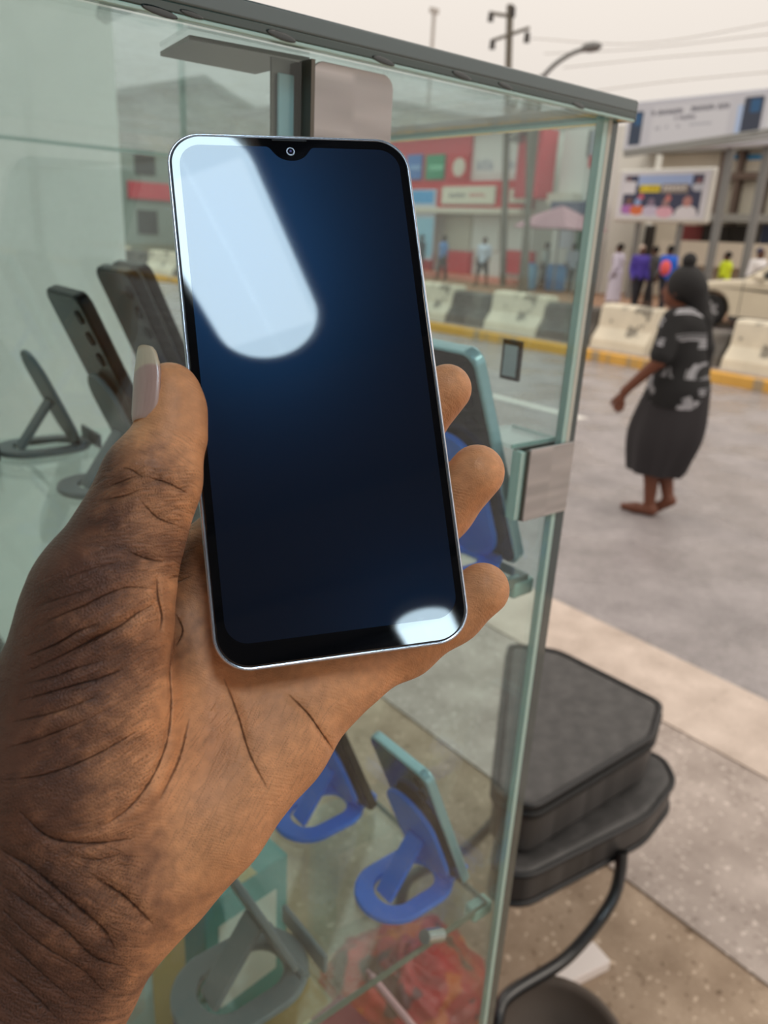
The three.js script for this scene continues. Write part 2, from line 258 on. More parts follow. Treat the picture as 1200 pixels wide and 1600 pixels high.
{
  const b = thing('wide_building', 'pale building with brown window frames behind the billboards', 'building'), XB = 27;
  const r0 = rect(936, 236, 1420, 440, XB); r0.z0 = rect(869, 200, 958, 440).z1 + 0.1;
  obj('wall', slab({ ...r0, y0: 0 }, XB, XB + 8), C.cream, b);
  obj('roof', span(XB - 0.8, XB + 8.3, r0.y1, r0.y1 + 0.3, r0.z0, r0.z1), C.grey, b);
  for (const [x0, x1] of [[1130, 1152], [1158, 1192], [1200, 1260]]) { const w = obj('window', proud([x0, 242, x1, 268], XB, 0.06), C.skyblue, b); obj('window_shade', proud([x0, 250, x1, 270], XB - 0.06, 0.04), C.cream, w); obj('window', proud([x0, 284, x1, 338], XB, 0.06), C.shutter, b); }
  for (const x of [1126, 1153, 1194, 1264]) obj('column', proud([x, 236, x + 7, 352], XB, 0.35), C.brown, b);
  obj('beam', proud([1124, 270, 1280, 281], XB, 0.4), C.brown, b);
  obj('balcony', proud([1090, 338, 1290, 350], XB, 1.3), C.grey, b);
  for (const [x0, x1, m] of [[948, 972, std('#8a8a3c', 0.6)], [974, 994, C.teal], [1004, 1022, C.dark], [1060, 1096, std('#7a3030', 0.6)], [1098, 1140, C.dark], [1142, 1184, C.dark], [1188, 1230, C.navy]]) obj('doorway', proud([x0, 352, x1, 400], XB, 0.08), m, b);
  obj('low_wall', proud([1066, 382, 1300, 420], XB, 1.6), C.cream, b);
}
{ // more frontages up the street, mostly hidden behind the held phone
  const zs = rect(560, 206, 836, 440).z0 - 0.4, list = [[zs, -45, 7.6, '#cfd2c8'], [-64, -74, 8.2, '#c9c2b4'], [-74.5, -96, 6.4, '#aeb6b0'], [-97, -130, 9, '#bfc3bd']];
  const labs = ['pale block next to the red shop further up the street', 'beige block far up the street', 'grey block far up the street beyond the beige one', 'last pale block at the far end of the street'];
  list.forEach(([z0, z1, h, c], i) => {
    const b = thing('street_block', labs[i], 'building', [0, 0, 0]);
    obj('wall', span(XF, XF + 9, 0, h, z0, z1), std(c, 0.75), b); obj('roof', span(XF - 0.5, XF + 9.3, h, h + 0.25, z0 + 0.2, z1 - 0.2), C.grey, b);
    obj('sign_band', span(XF - 0.5, XF, 2.7, 3.6, z0 - 0.3, z1 + 0.3), i % 2 ? C.navy : C.redDeep, b);
    const n = Math.max(2, Math.round((z0 - z1) / 3)); for (let k = 0; k < n; k++) { const zc = lerp(z0, z1, (k + 0.5) / n); obj('window', span(XF - 0.05, XF, 4.3, 5.3, zc - 0.7, zc + 0.7), C.dark, b); obj('shutter', span(XF - 0.06, XF, 0.1, 2.5, zc - 1, zc + 1), C.shutter, b); }
  });
  // gabled building seen over the back of the case
  const c = onZ(330, 215, -46), s = 46 / 1202 * 1.0, g = thing('gabled_house', 'grey gable roofed house far up the street, seen through the case top', 'building', [c.x, 0, c.z]);
  const wl = -6.2, wr = 6.4, eave = onZ(208, 160, -46).y, peak = onZ(320, 130, -46).y;
  obj('wall', extrude(new THREE.Shape([[wl, 0], [wr, 0], [wr, eave - 1.0], [-0.6, peak], [wl, eave]].map((p) => new THREE.Vector2(...p))), 16).translate(0, 0, -8), std('#8f9a92', 0.8), g);
  const roofS = new THREE.Shape([[wl - 0.6, eave - 0.2], [-0.6, peak], [wr + 0.6, eave - 1.2], [wr + 0.6, eave - 0.9], [-0.6, peak + 0.35], [wl - 0.6, eave + 0.15]].map((p) => new THREE.Vector2(...p)));
  obj('roof', extrude(roofS, 17).translate(0, 0, -8), std('#7a857f', 0.8), g);
  for (const [x, y] of [[-4.2, 1.6], [-1.6, 1.6], [1, 1.6], [3.6, 1.6], [-4.2, 4.8], [-1.6, 4.8], [1, 4.8], [3.6, 4.8]]) obj('window', box(1.2, 1.3, 0.1, x, y, 0.02), C.dark, g);
  obj('sign', box(3, 0.9, 0.2, -3.8, 3.3, 0.1), C.red, g); obj('sign', box(2.6, 0.9, 0.2, 2.6, 3.3, 0.1), C.cream, g);
}
{ // billboards
  const X1 = 21.6, r1 = rect(985, 172, 1300, 232, X1), zc = (r1.z0 + r1.z1) / 2;
  const pTop = onX(1090, 149, X1).y, pBot = onX(1090, 231, X1).y, L = onX(978, 195, X1).z, R = onX(1290, 190, X1).z;
  const b = thing('billboard', 'large white billboard with dark phones pictured at both ends', 'billboard');
  obj('panel', span(X1, X1 + 0.3, pBot, pTop, L, R, 0.03), C.lilac, b);
  const H = pTop - pBot, Wd = R - L, tex = canvasTex(1024, 290, (c, w, h) => {
    c.fillStyle = '#cdd0da'; c.fillRect(0, 0, w, h); c.fillStyle = '#d8dbe3'; c.fillRect(150, 30, 420, h - 60);
    scribble(c, 140, 322, 72, 36, '#34344a', 15); scribble(c, 365, 570, 66, 38, '#34344a', 16); scribble(c, 280, 410, 114, 30, '#44445a', 10);
    scribble(c, 175, 210, 168, 26, '#a4a8b4', 2); scribble(c, 235, 270, 166, 26, '#9a9eac', 2); scribble(c, 300, 340, 164, 26, '#9a9eac', 2); scribble(c, 370, 490, 160, 18, '#9aa0ac', 9);
    const ph = (x, y, ww, hh, col) => { c.fillStyle = col; c.beginPath(); c.roundRect(x, y, ww, hh, 10); c.fill(); c.fillStyle = '#2f5f8c'; c.fillRect(x + ww * 0.35, y + 14, ww * 0.5, hh * 0.35); };
    c.fillStyle = '#b4cbee'; c.fillRect(612, 66, 50, 170); ph(20, 50, 74, 216, '#39485e'); ph(640, 26, 96, 216, '#3a4356'); c.fillStyle = '#dfe4ec'; c.fillRect(760, 60, 200, 150);
  });
  const [g, m] = printFace({ z0: L + 0.05, z1: R - 0.05, y0: pBot + 0.06, y1: pTop - 0.06 }, X1 - 0.006, tex); obj('print', g, m, b);
  for (const k of [0.56, 0.74]) obj('post', span(X1 + 0.32, X1 + 0.5, 0, pTop - 0.2, lerp(L, R, k) - 0.09, lerp(L, R, k) + 0.09), C.steel, b);
  const X2 = 23.2, t2 = onX(1035, 263, X2).y, b2 = onX(1035, 348, X2).y, L2 = onX(962, 305, X2).z, R2 = onX(1112, 302, X2).z;
  const q = thing('billboard', 'smaller colourful billboard with a yellow banner and portraits, above the crowd', 'billboard');
  obj('panel', span(X2, X2 + 0.2, b2, t2, L2, R2, 0.08), C.white, q);
  const tex2 = canvasTex(512, 300, (c, w, h) => {
    c.fillStyle = '#dcdde4'; c.fillRect(0, 0, w, h); c.fillStyle = '#3f4560'; c.fillRect(30, 20, 450, 250); c.fillStyle = '#a9c0ea'; c.fillRect(110, 20, 310, 70); c.fillStyle = '#e3e3ea'; c.fillRect(30, 60, 70, 80);
    c.fillStyle = '#e9d634'; c.fillRect(125, 82, 120, 48); scribble(c, 134, 238, 106, 26, '#b0901c', 5); c.fillStyle = '#8a8078'; c.fillRect(255, 78, 150, 60); scribble(c, 262, 396, 106, 34, '#f2efe8', 6);
    const face = (x, y, s, col, skin) => { c.fillStyle = col; c.beginPath(); c.ellipse(x, y + s * 1.5, s * 1.3, s, 0, 0, 7); c.fill(); c.fillStyle = skin; c.beginPath(); c.ellipse(x, y, s * 0.55, s * 0.75, 0, 0, 7); c.fill(); };
    face(70, 190, 34, '#b47ac0', '#7a5a50'); face(125, 195, 34, '#e07848', '#9ab4e0'); face(205, 195, 36, '#cfc8de', '#8a7a90'); face(290, 200, 38, '#e8b4c4', '#a08080'); face(410, 190, 46, '#e6e4ea', '#c08a84'); face(455, 60, 26, '#c8ccd6', '#8a5a5a'); face(52, 44, 18, '#dedee4', '#8a5a50'); face(140, 140, 14, '#d86a80', '#c87070'); face(300, 150, 14, '#d88a80', '#c87a70');
  });
  const [g2, m2] = printFace({ z0: L2 + 0.12, z1: R2 - 0.12, y0: b2 + 0.12, y1: t2 - 0.1 }, X2 - 0.006, tex2); obj('print', g2, m2, q);
  for (const k of [0.25, 0.7]) obj('post', span(X2 + 0.22, X2 + 0.36, 0, t2 - 0.2, lerp(L2, R2, k) - 0.07, lerp(L2, R2, k) + 0.07), C.steel, q);
}
{ // poles, lamp and wires
  const base = V(23.0, 0, onX(786, 440, 23.0).z), topP = onX(797, 8, 23.0);
  const t = thing('utility_pole', 'wooden utility pole with two cross arms behind the glass case', 'utility pole', base);
  const dz = topP.z - base.z, hgt = topP.y;
  obj('pole', rod([0, 0, 0], [0, hgt, dz], 0.125, 12), C.pole, t);
  for (const [y0, a, b] of [[hgt - 0.1, -0.95, 0.2], [hgt - 1.0, -0.75, 1.0]]) { const arm = obj('cross_arm', rod([0, y0, dz + a], [0, y0 - (a < -0.9 ? 0.35 : -0.2) * 0.8, dz + b], 0.06), C.pole, t); for (const k of [a + 0.05, b - 0.05]) obj('insulator', cyl(0.09, 0.11, 0.3, 0, y0 - 0.12, dz + k), C.dark, arm); }
  const pts = []; for (let i = 0; i < 26; i++) { const a = rnd() * 6.28, r = 0.2 + rnd() * 0.28, y = rnd() * 1.4; pts.push(tube([[r * Math.cos(a) * 0.6, 5.2 + y, r * Math.sin(a)], [r * Math.cos(a + 1), 5.0 + y * 0.6, r * Math.sin(a + 1) * 0.8], [r * Math.cos(a + 2), 5.5 + y * 0.7, r * Math.sin(a + 2)]], 0.03, 8, 4)); }
  obj('cable_tangle', pts, C.dark, t).userData.kind = 'stuff';
  for (const [px0, px1, x, lab] of [[846, 814, 20.6, 'leaning grey pole just right of the wooden utility pole'], [830, 822, 20.3, 'dark slim pole between the red pillar and the parasol']]) {
    const a = onX(px1, 445, x), tp = onX(px0, px0 > 840 ? 118 : 150, x); tag(obj('street_pole', rod([x, 0, a.z], [x, tp.y, tp.z], 0.10, 10), C.pole), lab, 'pole');
  }
  const lp = [[846, 122], [868, 100], [895, 83], [922, 74]].map(([a, b]) => onX(a, b, 20.6)); const sl = thing('street_lamp', 'curved street lamp arm reaching right against the sky', 'street lamp', lp[0]);
  obj('arm', tube(lp.map((p) => p.clone().sub(lp[0])), 0.07, 20, 8), C.steel, sl); const e = lp[3].clone().sub(lp[0]);
  obj('lamp_head', new THREE.SphereGeometry(0.3, 16, 10).scale(0.7, 0.45, 1.15).translate(e.x, e.y, e.z + 0.05), C.steel, sl);
  const mast = thing('radio_mast', 'thin distant mast above the top of the glass case', 'mast', [onZ(672, 120, -60).x, 0, -60]);
  obj('pole', rod([0, 0, 0], [0, onZ(672, 12, -60).y, 0], 0.16), std('#b8b2ac', 0.7), mast); obj('cross_piece', box(0.9, 0.4, 0.3, 0, onZ(672, 15, -60).y, 0), std('#b8b2ac', 0.7), mast);
  const wires = [[[830, 60], [1000, 68], [1230, 32]], [[850, 84], [1000, 76], [1230, 50]], [[880, 106], [1010, 92], [1230, 74]], [[900, 146], [1040, 128], [1230, 110]], [[975, 240], [1060, 229], [1230, 204]], [[975, 236], [1060, 224], [1230, 198]], [[975, 244], [1070, 231], [1230, 212]]];
  wires.forEach((w, i) => tag(obj('overhead_wire', tube(w.map(([a, b]) => onX(a, b, 20.6)), i < 4 ? 0.011 : 0.04, 24, 5), i < 4 ? std('#b9b2aa', 0.7) : C.grey), i < 4 ? `thin overhead wire, ${['topmost', 'second', 'third', 'lowest'][i]} of four across the pale sky` : `thick cable across the big billboard foot, ${['middle', 'upper', 'lower'][i - 4]} of three`, 'wire', 'overhead wires'));
}
{ // parasol with stall
  const p = V(22.6, 0, onX(866, 430, 22.6).z), ty = onX(866, 321, 22.6).y, ry = onX(866, 357, 22.6).y, R = Math.abs(onX(808, 355, 22.6).z - onX(924, 355, 22.6).z) / 2 * 0.98;
  const t = thing('parasol', 'faded pink market parasol on the far pavement', 'parasol', p), N = 8;
  const mp = [std('#b98d98', 0.8, { side: THREE.DoubleSide }), std('#a97f8a', 0.8, { side: THREE.DoubleSide })];
  for (let i = 0; i < N; i++) { const a0 = i / N * 6.2832, a1 = (i + 1) / N * 6.2832, P = (a, r, y) => [Math.cos(a) * r, y, Math.sin(a) * r], am = (a0 + a1) / 2; const v = [P(a0, 0.02, ty), P(a0, R * 0.55, lerp(ty, ry, 0.45)), P(a1, R * 0.55, lerp(ty, ry, 0.45)), P(a0, R, ry), P(am, R * 0.93, ry - 0.02), P(a1, R, ry)];
    const g = new THREE.BufferGeometry(); g.setAttribute('position', new THREE.Float32BufferAttribute(v.flat(), 3)); g.setIndex([0, 2, 1, 1, 4, 3, 1, 2, 4, 2, 5, 4]); g.computeVertexNormals(); obj('canopy_panel', g, mp[i % 2], t); const e = P(a0, R, ry); obj('rib', rod([0, ty - 0.15, 0], [e[0], ry - 0.02, e[2]], 0.015, 5), C.dark, t); }
  obj('pole', cyl(0.035, 0.035, ty, 0, ty / 2, 0), C.steel, t);
  const barrel = (px, py, m, label, w = 0.28) => { const b = onY(px, py, 0.02), g = thing('water_drum', label, 'drum', [b.x * 0.96, 0.02, b.z * 0.96]); obj('body', new THREE.LatheGeometry([[0, 0], [w * 0.9, 0], [w, 0.1], [w, 0.42], [w * 1.05, 0.45], [w, 0.48], [w, 0.8], [w * 0.8, 0.88], [0, 0.88]].map((q) => new THREE.Vector2(...q)), 20), m, g); obj('lid', cyl(w * 0.75, w * 0.75, 0.06, 0, 0.9, 0), C.blue, g); };
  barrel(826, 450, std('#6fa8cc', 0.4), 'pale blue drum left of the parasol pole', 0.26); barrel(866, 452, std('#2f80bc', 0.4), 'deep blue drum under the parasol', 0.36);
  const s = onY(905, 450, 0.02), st = thing('stall_table', 'dark stall table under the right side of the parasol', 'table', [s.x * 0.95, 0.02, s.z * 0.95]);
  obj('table_top', box(0.8, 0.05, 1.6, 0, 0.75, 0), C.grey, st); for (const [a, b] of [[-0.35, -0.7], [0.35, -0.7], [-0.35, 0.7], [0.35, 0.7]]) obj('leg', box(0.05, 0.73, 0.05, a, 0.365, b), C.dark, st); obj('skirt_cloth', box(0.78, 0.6, 0.03, 0, 0.42, 0.78), C.dark, st);
}

// ------------------------------------------------------------------ the glass display case
const XC = 0.448, ZF = -0.329, ZB = -0.935, XL = -0.78, YT = 1.675, S1 = 1.361, S2 = 1.034, S3 = 0.70;
const mGlass = std([0.905, 0.966, 0.966], 0.0, { transmission: 1, thickness: 0, ior: 1.5 });
const mShelfGlass = std([0.91, 0.97, 0.965], 0.0, { transmission: 1, thickness: 0, ior: 1.5 });
const mGlassEdge = std('#7fb5a2', 0.15, { clearcoat: 1 }), mGlassEdgePale = std('#b9d8cd', 0.2, { clearcoat: 1 }), mEdgeDark = std('#3c4a48', 0.14, { clearcoat: 1, clearcoatRoughness: 0.05 }), mSealant = std('#d6d2c4', 0.6);
const mShelfEdge = std('#6f7f72', 0.25, { clearcoat: 0.6 });
const brushed = dataTex(256, 256, (i, j) => { const v = 196 + noise(i / 34, j / 1.3, 4) * 26 + noise(i / 9, j / 0.9, 2) * 12 + fbm(i / 60, j / 60, 3, 3) * 12; return [v * 1.0, v * 0.955, v * 0.935]; });
const mSteel = std('#ffffff', 0.42, { map: brushed, metalness: 0.35, bumpMap: brushed, bumpScale: 0.00004 });
const mSteelDark = std('#6d675f', 0.35, { metalness: 0.7 });
{
  const c = thing('display_case', 'tall glass display case with steel clips and a thick dark edged glass top', 'display case', [0, 0, 0]);
  const pane = (name, g, m = mGlass) => obj(name, g, m, c);
  const fp = pane('front_pane', span(XL, XC - 0.006, S3 - 0.05, YT, ZF - 0.005, ZF));
  const sp = pane('side_pane', span(XC - 0.005, XC, S3 - 0.05, YT, ZB, ZF - 0.012));
  const bp = pane('back_pane', span(XL, XC - 0.006, S3 - 0.05, YT, ZB - 0.005, ZB));
  // corner: glass edge, sealant and dark polished edge run down the height
  const yb = S3 - 0.05;
  obj('edge', span(XC - 0.0120, XC - 0.0075, yb, YT, ZF - 0.0052, ZF + 0.0004), mGlassEdgePale, fp);
  obj('sealant', span(XC - 0.0075, XC - 0.0035, 1.468, YT, ZF - 0.0055, ZF + 0.0006), mSealant, c);
  obj('edge', span(XC - 0.0075, XC - 0.0035, yb, 1.468, ZF - 0.0055, ZF + 0.0006), mEdgeDark, fp);
  obj('edge', span(XC - 0.0035, XC + 0.0026, yb, YT, ZF - 0.0120, ZF + 0.0004), mEdgeDark, sp);
  obj('edge', span(XC - 0.0056, XC + 0.0004, yb, YT, ZB, ZB - 0.006), mGlassEdgePale, sp);
  // the thick top
  const t = pane('top_panel', span(XL, XC + 0.008, YT + 0.0005, YT + 0.0105, ZB - 0.01, ZF + 0.006)); // clear sheet
  const chips = [];
  const fe = obj('front_edge', span(XL, XC + 0.009, YT + 0.0048, YT + 0.0122, ZF + 0.0055, ZF + 0.0085, 0.0012), std('#5e6c6c', 0.22, { clearcoat: 1, clearcoatRoughness: 0.05 }), t); obj('edge_underside', span(XL, XC + 0.009, YT + 0.0012, YT + 0.0052, ZF + 0.0055, ZF + 0.0083, 0.0008), std('#2a423d', 0.15, { clearcoat: 1 }), t);
  obj('lower_arris', span(XL, XC + 0.0085, YT - 0.0004, YT + 0.0014, ZF + 0.004, ZF + 0.0082, 0.0006), mGlassEdgePale, t);
  obj('side_edge', span(XC + 0.0075, XC + 0.0095, YT, YT + 0.0115, ZB - 0.01, ZF + 0.0085, 0.0008), mEdgeDark, t);
  obj('side_seam', span(XC - 0.007, XC + 0.001, YT - 0.0016, YT + 0.0004, ZB, ZF), mGlassEdgePale, c);
  obj('back_seam', span(XL, XC, YT - 0.0016, YT + 0.0004, ZB - 0.006, ZB + 0.001), mGlassEdgePale, c);
  for (const [px, py, s] of [[250, 18, 1.2], [300, 22, 0.8], [440, 56, 1.2], [600, 95, 1.1], [722, 118, 1.1], [790, 134, 0.9], [905, 165, 0.9]]) {
    const p = onZ(px, py, ZF + 0.0087), g = new THREE.SphereGeometry(0.0046 * s, 12, 8).scale(1.35, 0.26, 0.05).rotateZ(-0.12).translate(p.x, p.y, p.z - 0.0002); obj('chip', g, std('#202b2b', 0.08, { clearcoat: 1 }), fe);
  }
  // shelves
  for (const [y, nm] of [[S1, 'upper'], [S2, 'lower']]) {
    const s = obj('shelf', span(XL, XC - 0.012, y - 0.008, y, ZB + 0.01, ZF - 0.014), mShelfGlass, c);
    obj('shelf_edge', span(XL, XC - 0.012, y - 0.008, y, ZF - 0.0145, ZF - 0.0139), mShelfEdge, s); obj('shelf_edge', span(XC - 0.0122, XC - 0.0116, y - 0.008, y, ZB + 0.01, ZF - 0.0139), mShelfEdge, s);
    obj('corner_block', box(0.024, 0.014, 0.014, XC - 0.016, y - 0.011, ZF - 0.020, 0.003), std('#a9cdbd', 0.3, { clearcoat: 0.6 }), s);
  }
  obj('corner_tab', span(XC - 0.055, XC - 0.008, 1.4675, 1.4705, ZF - 0.05, ZF - 0.008), mShelfGlass, c); obj('corner_tab_edge', span(XC - 0.055, XC - 0.008, 1.4675, 1.4705, ZF - 0.0085, ZF - 0.0075), mGlassEdgePale, c); obj('corner_tab_edge', span(XC - 0.0085, XC - 0.0075, 1.4675, 1.4705, ZF - 0.05, ZF - 0.008), mGlassEdgePale, c);
  // base board and plinth
  obj('base_board', span(XL, XC, S3 - 0.07, S3 - 0.05, ZB, ZF), std('#a8803f', 0.6), c); obj('plinth', span(XL + 0.02, XC - 0.02, 0, S3 - 0.07, ZB + 0.02, ZF - 0.02), std('#5a5550', 0.7), c);
  // clip holding the top to the front pane
  const plate = (w, h, r, th) => extrude(roundRect(w, h, r), th, 0.0004);
  const k1 = obj('clip_plate', plate(0.047, 0.058, 0.0065, 0.0022).translate(0.2405, 1.643, ZF + 0.0028), mSteel, c); k1.userData.label = 'brushed steel clip plate near the top edge';
  obj('clip_return', span(0.2165, 0.2185, 1.614, 1.672, ZF - 0.006, ZF + 0.004), mSteelDark, k1);
  obj('clip_inner_plate', span(0.203, 0.2175, 1.612, 1.672, ZF - 0.0090, ZF - 0.0075), mSteelDark, k1);
  obj('clip_flange', new THREE.ExtrudeGeometry(new THREE.Shape([[0.166, -0.012], [0.172, -0.055], [0.222, -0.055], [0.222, -0.006]].map((p) => new THREE.Vector2(...p))), { depth: 0.0018, bevelEnabled: false }).rotateX(Math.PI / 2).translate(0, YT - 0.0005, ZF * 1 + 0.0), mSteelDark, k1);
  obj('clip_gasket', box(0.0085, 0.05, 0.002, 0.2095, 1.641, ZF - 0.0063, 0.0008), std('#a8ccd0', 0.3, { clearcoat: 0.5 }), k1);
  obj('clip_screw', cyl(0.004, 0.004, 0.004, 0, 0, 0).rotateX(Math.PI / 2).translate(0.2130, 1.632, ZF - 0.0052), std('#3a5a54', 0.3), k1);
  // clip at the corner
  const k2 = obj('clip_plate', plate(0.0475, 0.052, 0.001, 0.0022).translate(0.4235, 1.4425, ZF + 0.0028), mSteel, c); k2.userData.label = 'brushed steel clip plate at the case corner';
  obj('clip_gasket', span(0.3935, 0.3985, 1.418, 1.4665, ZF - 0.007, ZF + 0.001), mGlassEdgePale, k2); obj('clip_return', span(0.3985, 0.4005, 1.417, 1.4675, ZF + 0.0, ZF + 0.003), mSteelDark, k2);
  obj('clip_inner_plate', span(0.396, 0.44, 1.418, 1.467, ZF - 0.0085, ZF - 0.0065), mSteelDark, k2);
  const st = onZ(676, 1462, ZF - 0.01); const stud = obj('shelf_stud', cyl(0.006, 0.006, 0.022, 0, 0, 0).rotateZ(Math.PI / 2 - 0.5).translate(st.x, st.y, st.z), std('#d8dcdc', 0.12, { metalness: 1 }), c); stud.userData.label = 'chrome shelf stud';
}

// ------------------------------------------------------------------ phones and folding stands on the shelves
function standProto(col) {
  const t = new THREE.Group(), m = std(col, 0.42);
  const ring = roundRect(0.098, 0.070, 0.0345), hole = new THREE.Path(); hole.setFromPoints(roundRect(0.062, 0.036, 0.0175).getPoints(10)); ring.holes.push(hole);
  obj('base_ring', extrude(ring, 0.006, 0.0018).rotateX(-Math.PI / 2).translate(-0.040, 0.003, 0), m, t);
  const LEAN = 0.40, plate = extrude(roundRect(0.062, 0.112, 0.0305), 0.005, 0.0016).translate(0, 0.056, 0).rotateY(Math.PI / 2).rotateZ(LEAN).translate(-0.006, 0.004, 0);
  obj('back_plate', plate, m, t);
  obj('strut', box(0.005, 0.062, 0.020, 0, 0, 0, 0.0015).rotateZ(-0.62).translate(-0.047, 0.028, 0), m, t);
  obj('lip', span(0.010, 0.014, 0, 0.016, -0.028, 0.028, 0.0015), m, t); obj('hinge', rod([-0.004, 0.006, -0.026], [-0.004, 0.006, 0.026], 0.004), m, t);
  return t;
}
const mPhoneBlack = std('#0d0f11', 0.25, { specularIntensity: 0.5 }), mPhoneGlassBack = std('#0e1113', 0.3, { specularIntensity: 0.35 }), mLens = std('#05060a', 0.5, { specularIntensity: 0.3 });
function phoneProto(frameMat, backMat) { // stands upright on y = 0, screen towards +x
  const t = new THREE.Group(), W = 0.076, H = 0.164, D = 0.0095;
  obj('frame', extrude(roundRect(W, H, 0.010), D, 0.0022).translate(0, H / 2, 0).rotateY(Math.PI / 2), frameMat, t);
  obj('screen', extrude(roundRect(W - 0.006, H - 0.006, 0.008), 0.0006).translate(0, H / 2, 0).rotateY(Math.PI / 2).translate(D / 2 + 0.0001, 0, 0), mPhoneBlack, t);
  const b = obj('back_cover', extrude(roundRect(W - 0.004, H - 0.004, 0.009), 0.0006).translate(0, H / 2, 0).rotateY(Math.PI / 2).translate(-D / 2 - 0.0001, 0, 0), backMat, t);
  for (let i = 0; i < 3; i++) obj('lens', cyl(0.0055, 0.0055, 0.0012, 0, 0, 0, 16).rotateZ(Math.PI / 2).translate(-D / 2 - 0.0008, H - 0.017 - i * 0.017, 0.023), mLens, b);
  return t;
}
function addProto(p, name, label, category, group, pos, turn = 0) { const o = p.clone(); o.name = numbered(name); o.position.set(...pos); o.rotation.y = turn; scene.add(o); return tag(o, label, category, group); }
const stBlue = standProto('#1f7cf0'), stGrey = standProto('#7e8688'), stPurple = standProto('#5a4a9c'), stDark = standProto('#3a4044');
const phDark = phoneProto(mPhoneBlack, mPhoneGlassBack), phMint = phoneProto(std('#a8d0d8', 0.2, { clearcoat: 0.6, metalness: 0.3 }), std('#0f1114', 0.2, { specularIntensity: 0.5 })), phGreen = phoneProto(std('#0d0f11', 0.3, { specularIntensity: 0.5 }), std('#2c3833', 0.22, { specularIntensity: 0.6 }));  // phGreen: a greenish reflection is put into the back cover colour
const row = [ // stand colour, phone kind, shelf, x, z (of the hinge), labels
  [stGrey, phGreen, S1, 0.287, -0.700, 'grey folding stand under the nearest black phone on the upper shelf', 'black phone with a greenish reflection coloured into its back, leaning on a grey stand, left of the thumb', 1.16],
  [stBlue, phDark, S1, 0.372, -0.792, 'blue folding stand directly behind the thumb tip', 'black phone on the blue stand behind the thumb tip', 1.25],
  [stBlue, phDark, S1, 0.422, -0.882, 'blue folding stand half hidden by the held phone, upper shelf', 'black phone half hidden behind the left edge of the held phone', 1.25],
  [stGrey, null, S1, 0.272, -0.86, 'empty grey folding stand at the back left of the upper shelf', ''],
  [stDark, null, S1, 0.168, -0.86, 'dark folding stand cut by the left edge of the photo', ''],
  [stGrey, null, S1, 0.272, -0.555, 'grey folding stand mostly hidden behind the thumb', ''],
  [stBlue, phMint, S1, 0.429, -0.390, 'blue folding stand behind the three fingertips', 'black phone with pale blue frame behind the fingertips', 1.10],
  [stBlue, phMint, S2, 0.425, -0.40, 'blue folding stand with its whole ring base showing on the lower shelf', 'phone with bright pale rim on the lower shelf below the hand'],
  [stBlue, phDark, S2, 0.415, -0.525, 'blue folding stand touching the edge of the palm on the lower shelf', 'dark phone behind the palm edge on the lower shelf'],
  [stGrey, null, S2, 0.262, -0.402, 'large grey folding stand at the bottom of the photo', '', 1, 1.14],
  [stPurple, null, S3 - 0.05, 0.29, -0.59, 'purple folding stand behind the large grey one', ''],
  [stGrey, phDark, S2, 0.20, -0.86, 'grey folding stand on the lower shelf seen through the upper shelf', 'dark phone on the lower shelf seen through the upper shelf at the left'],
  [stGrey, phDark, S2, 0.28, -0.98 + 0.16, 'grey folding stand at the back of the lower shelf', 'dark phone at the back of the lower shelf'],
];
for (const [s, p, y, x, z, ls, lp, sc = 1, ss = 1] of row) {
  const sd = addProto(s, 'phone_stand', ls, 'phone stand', 'folding phone stands', [x, y + 0.0005, z]); sd.scale.setScalar(ss);
  if (p) { const o = addProto(p, 'display_phone', lp, 'phone', 'phones on display', [x + 0.0055, y + 0.0065, z]); o.rotation.z = 0.40; o.scale.setScalar(sc); }
}
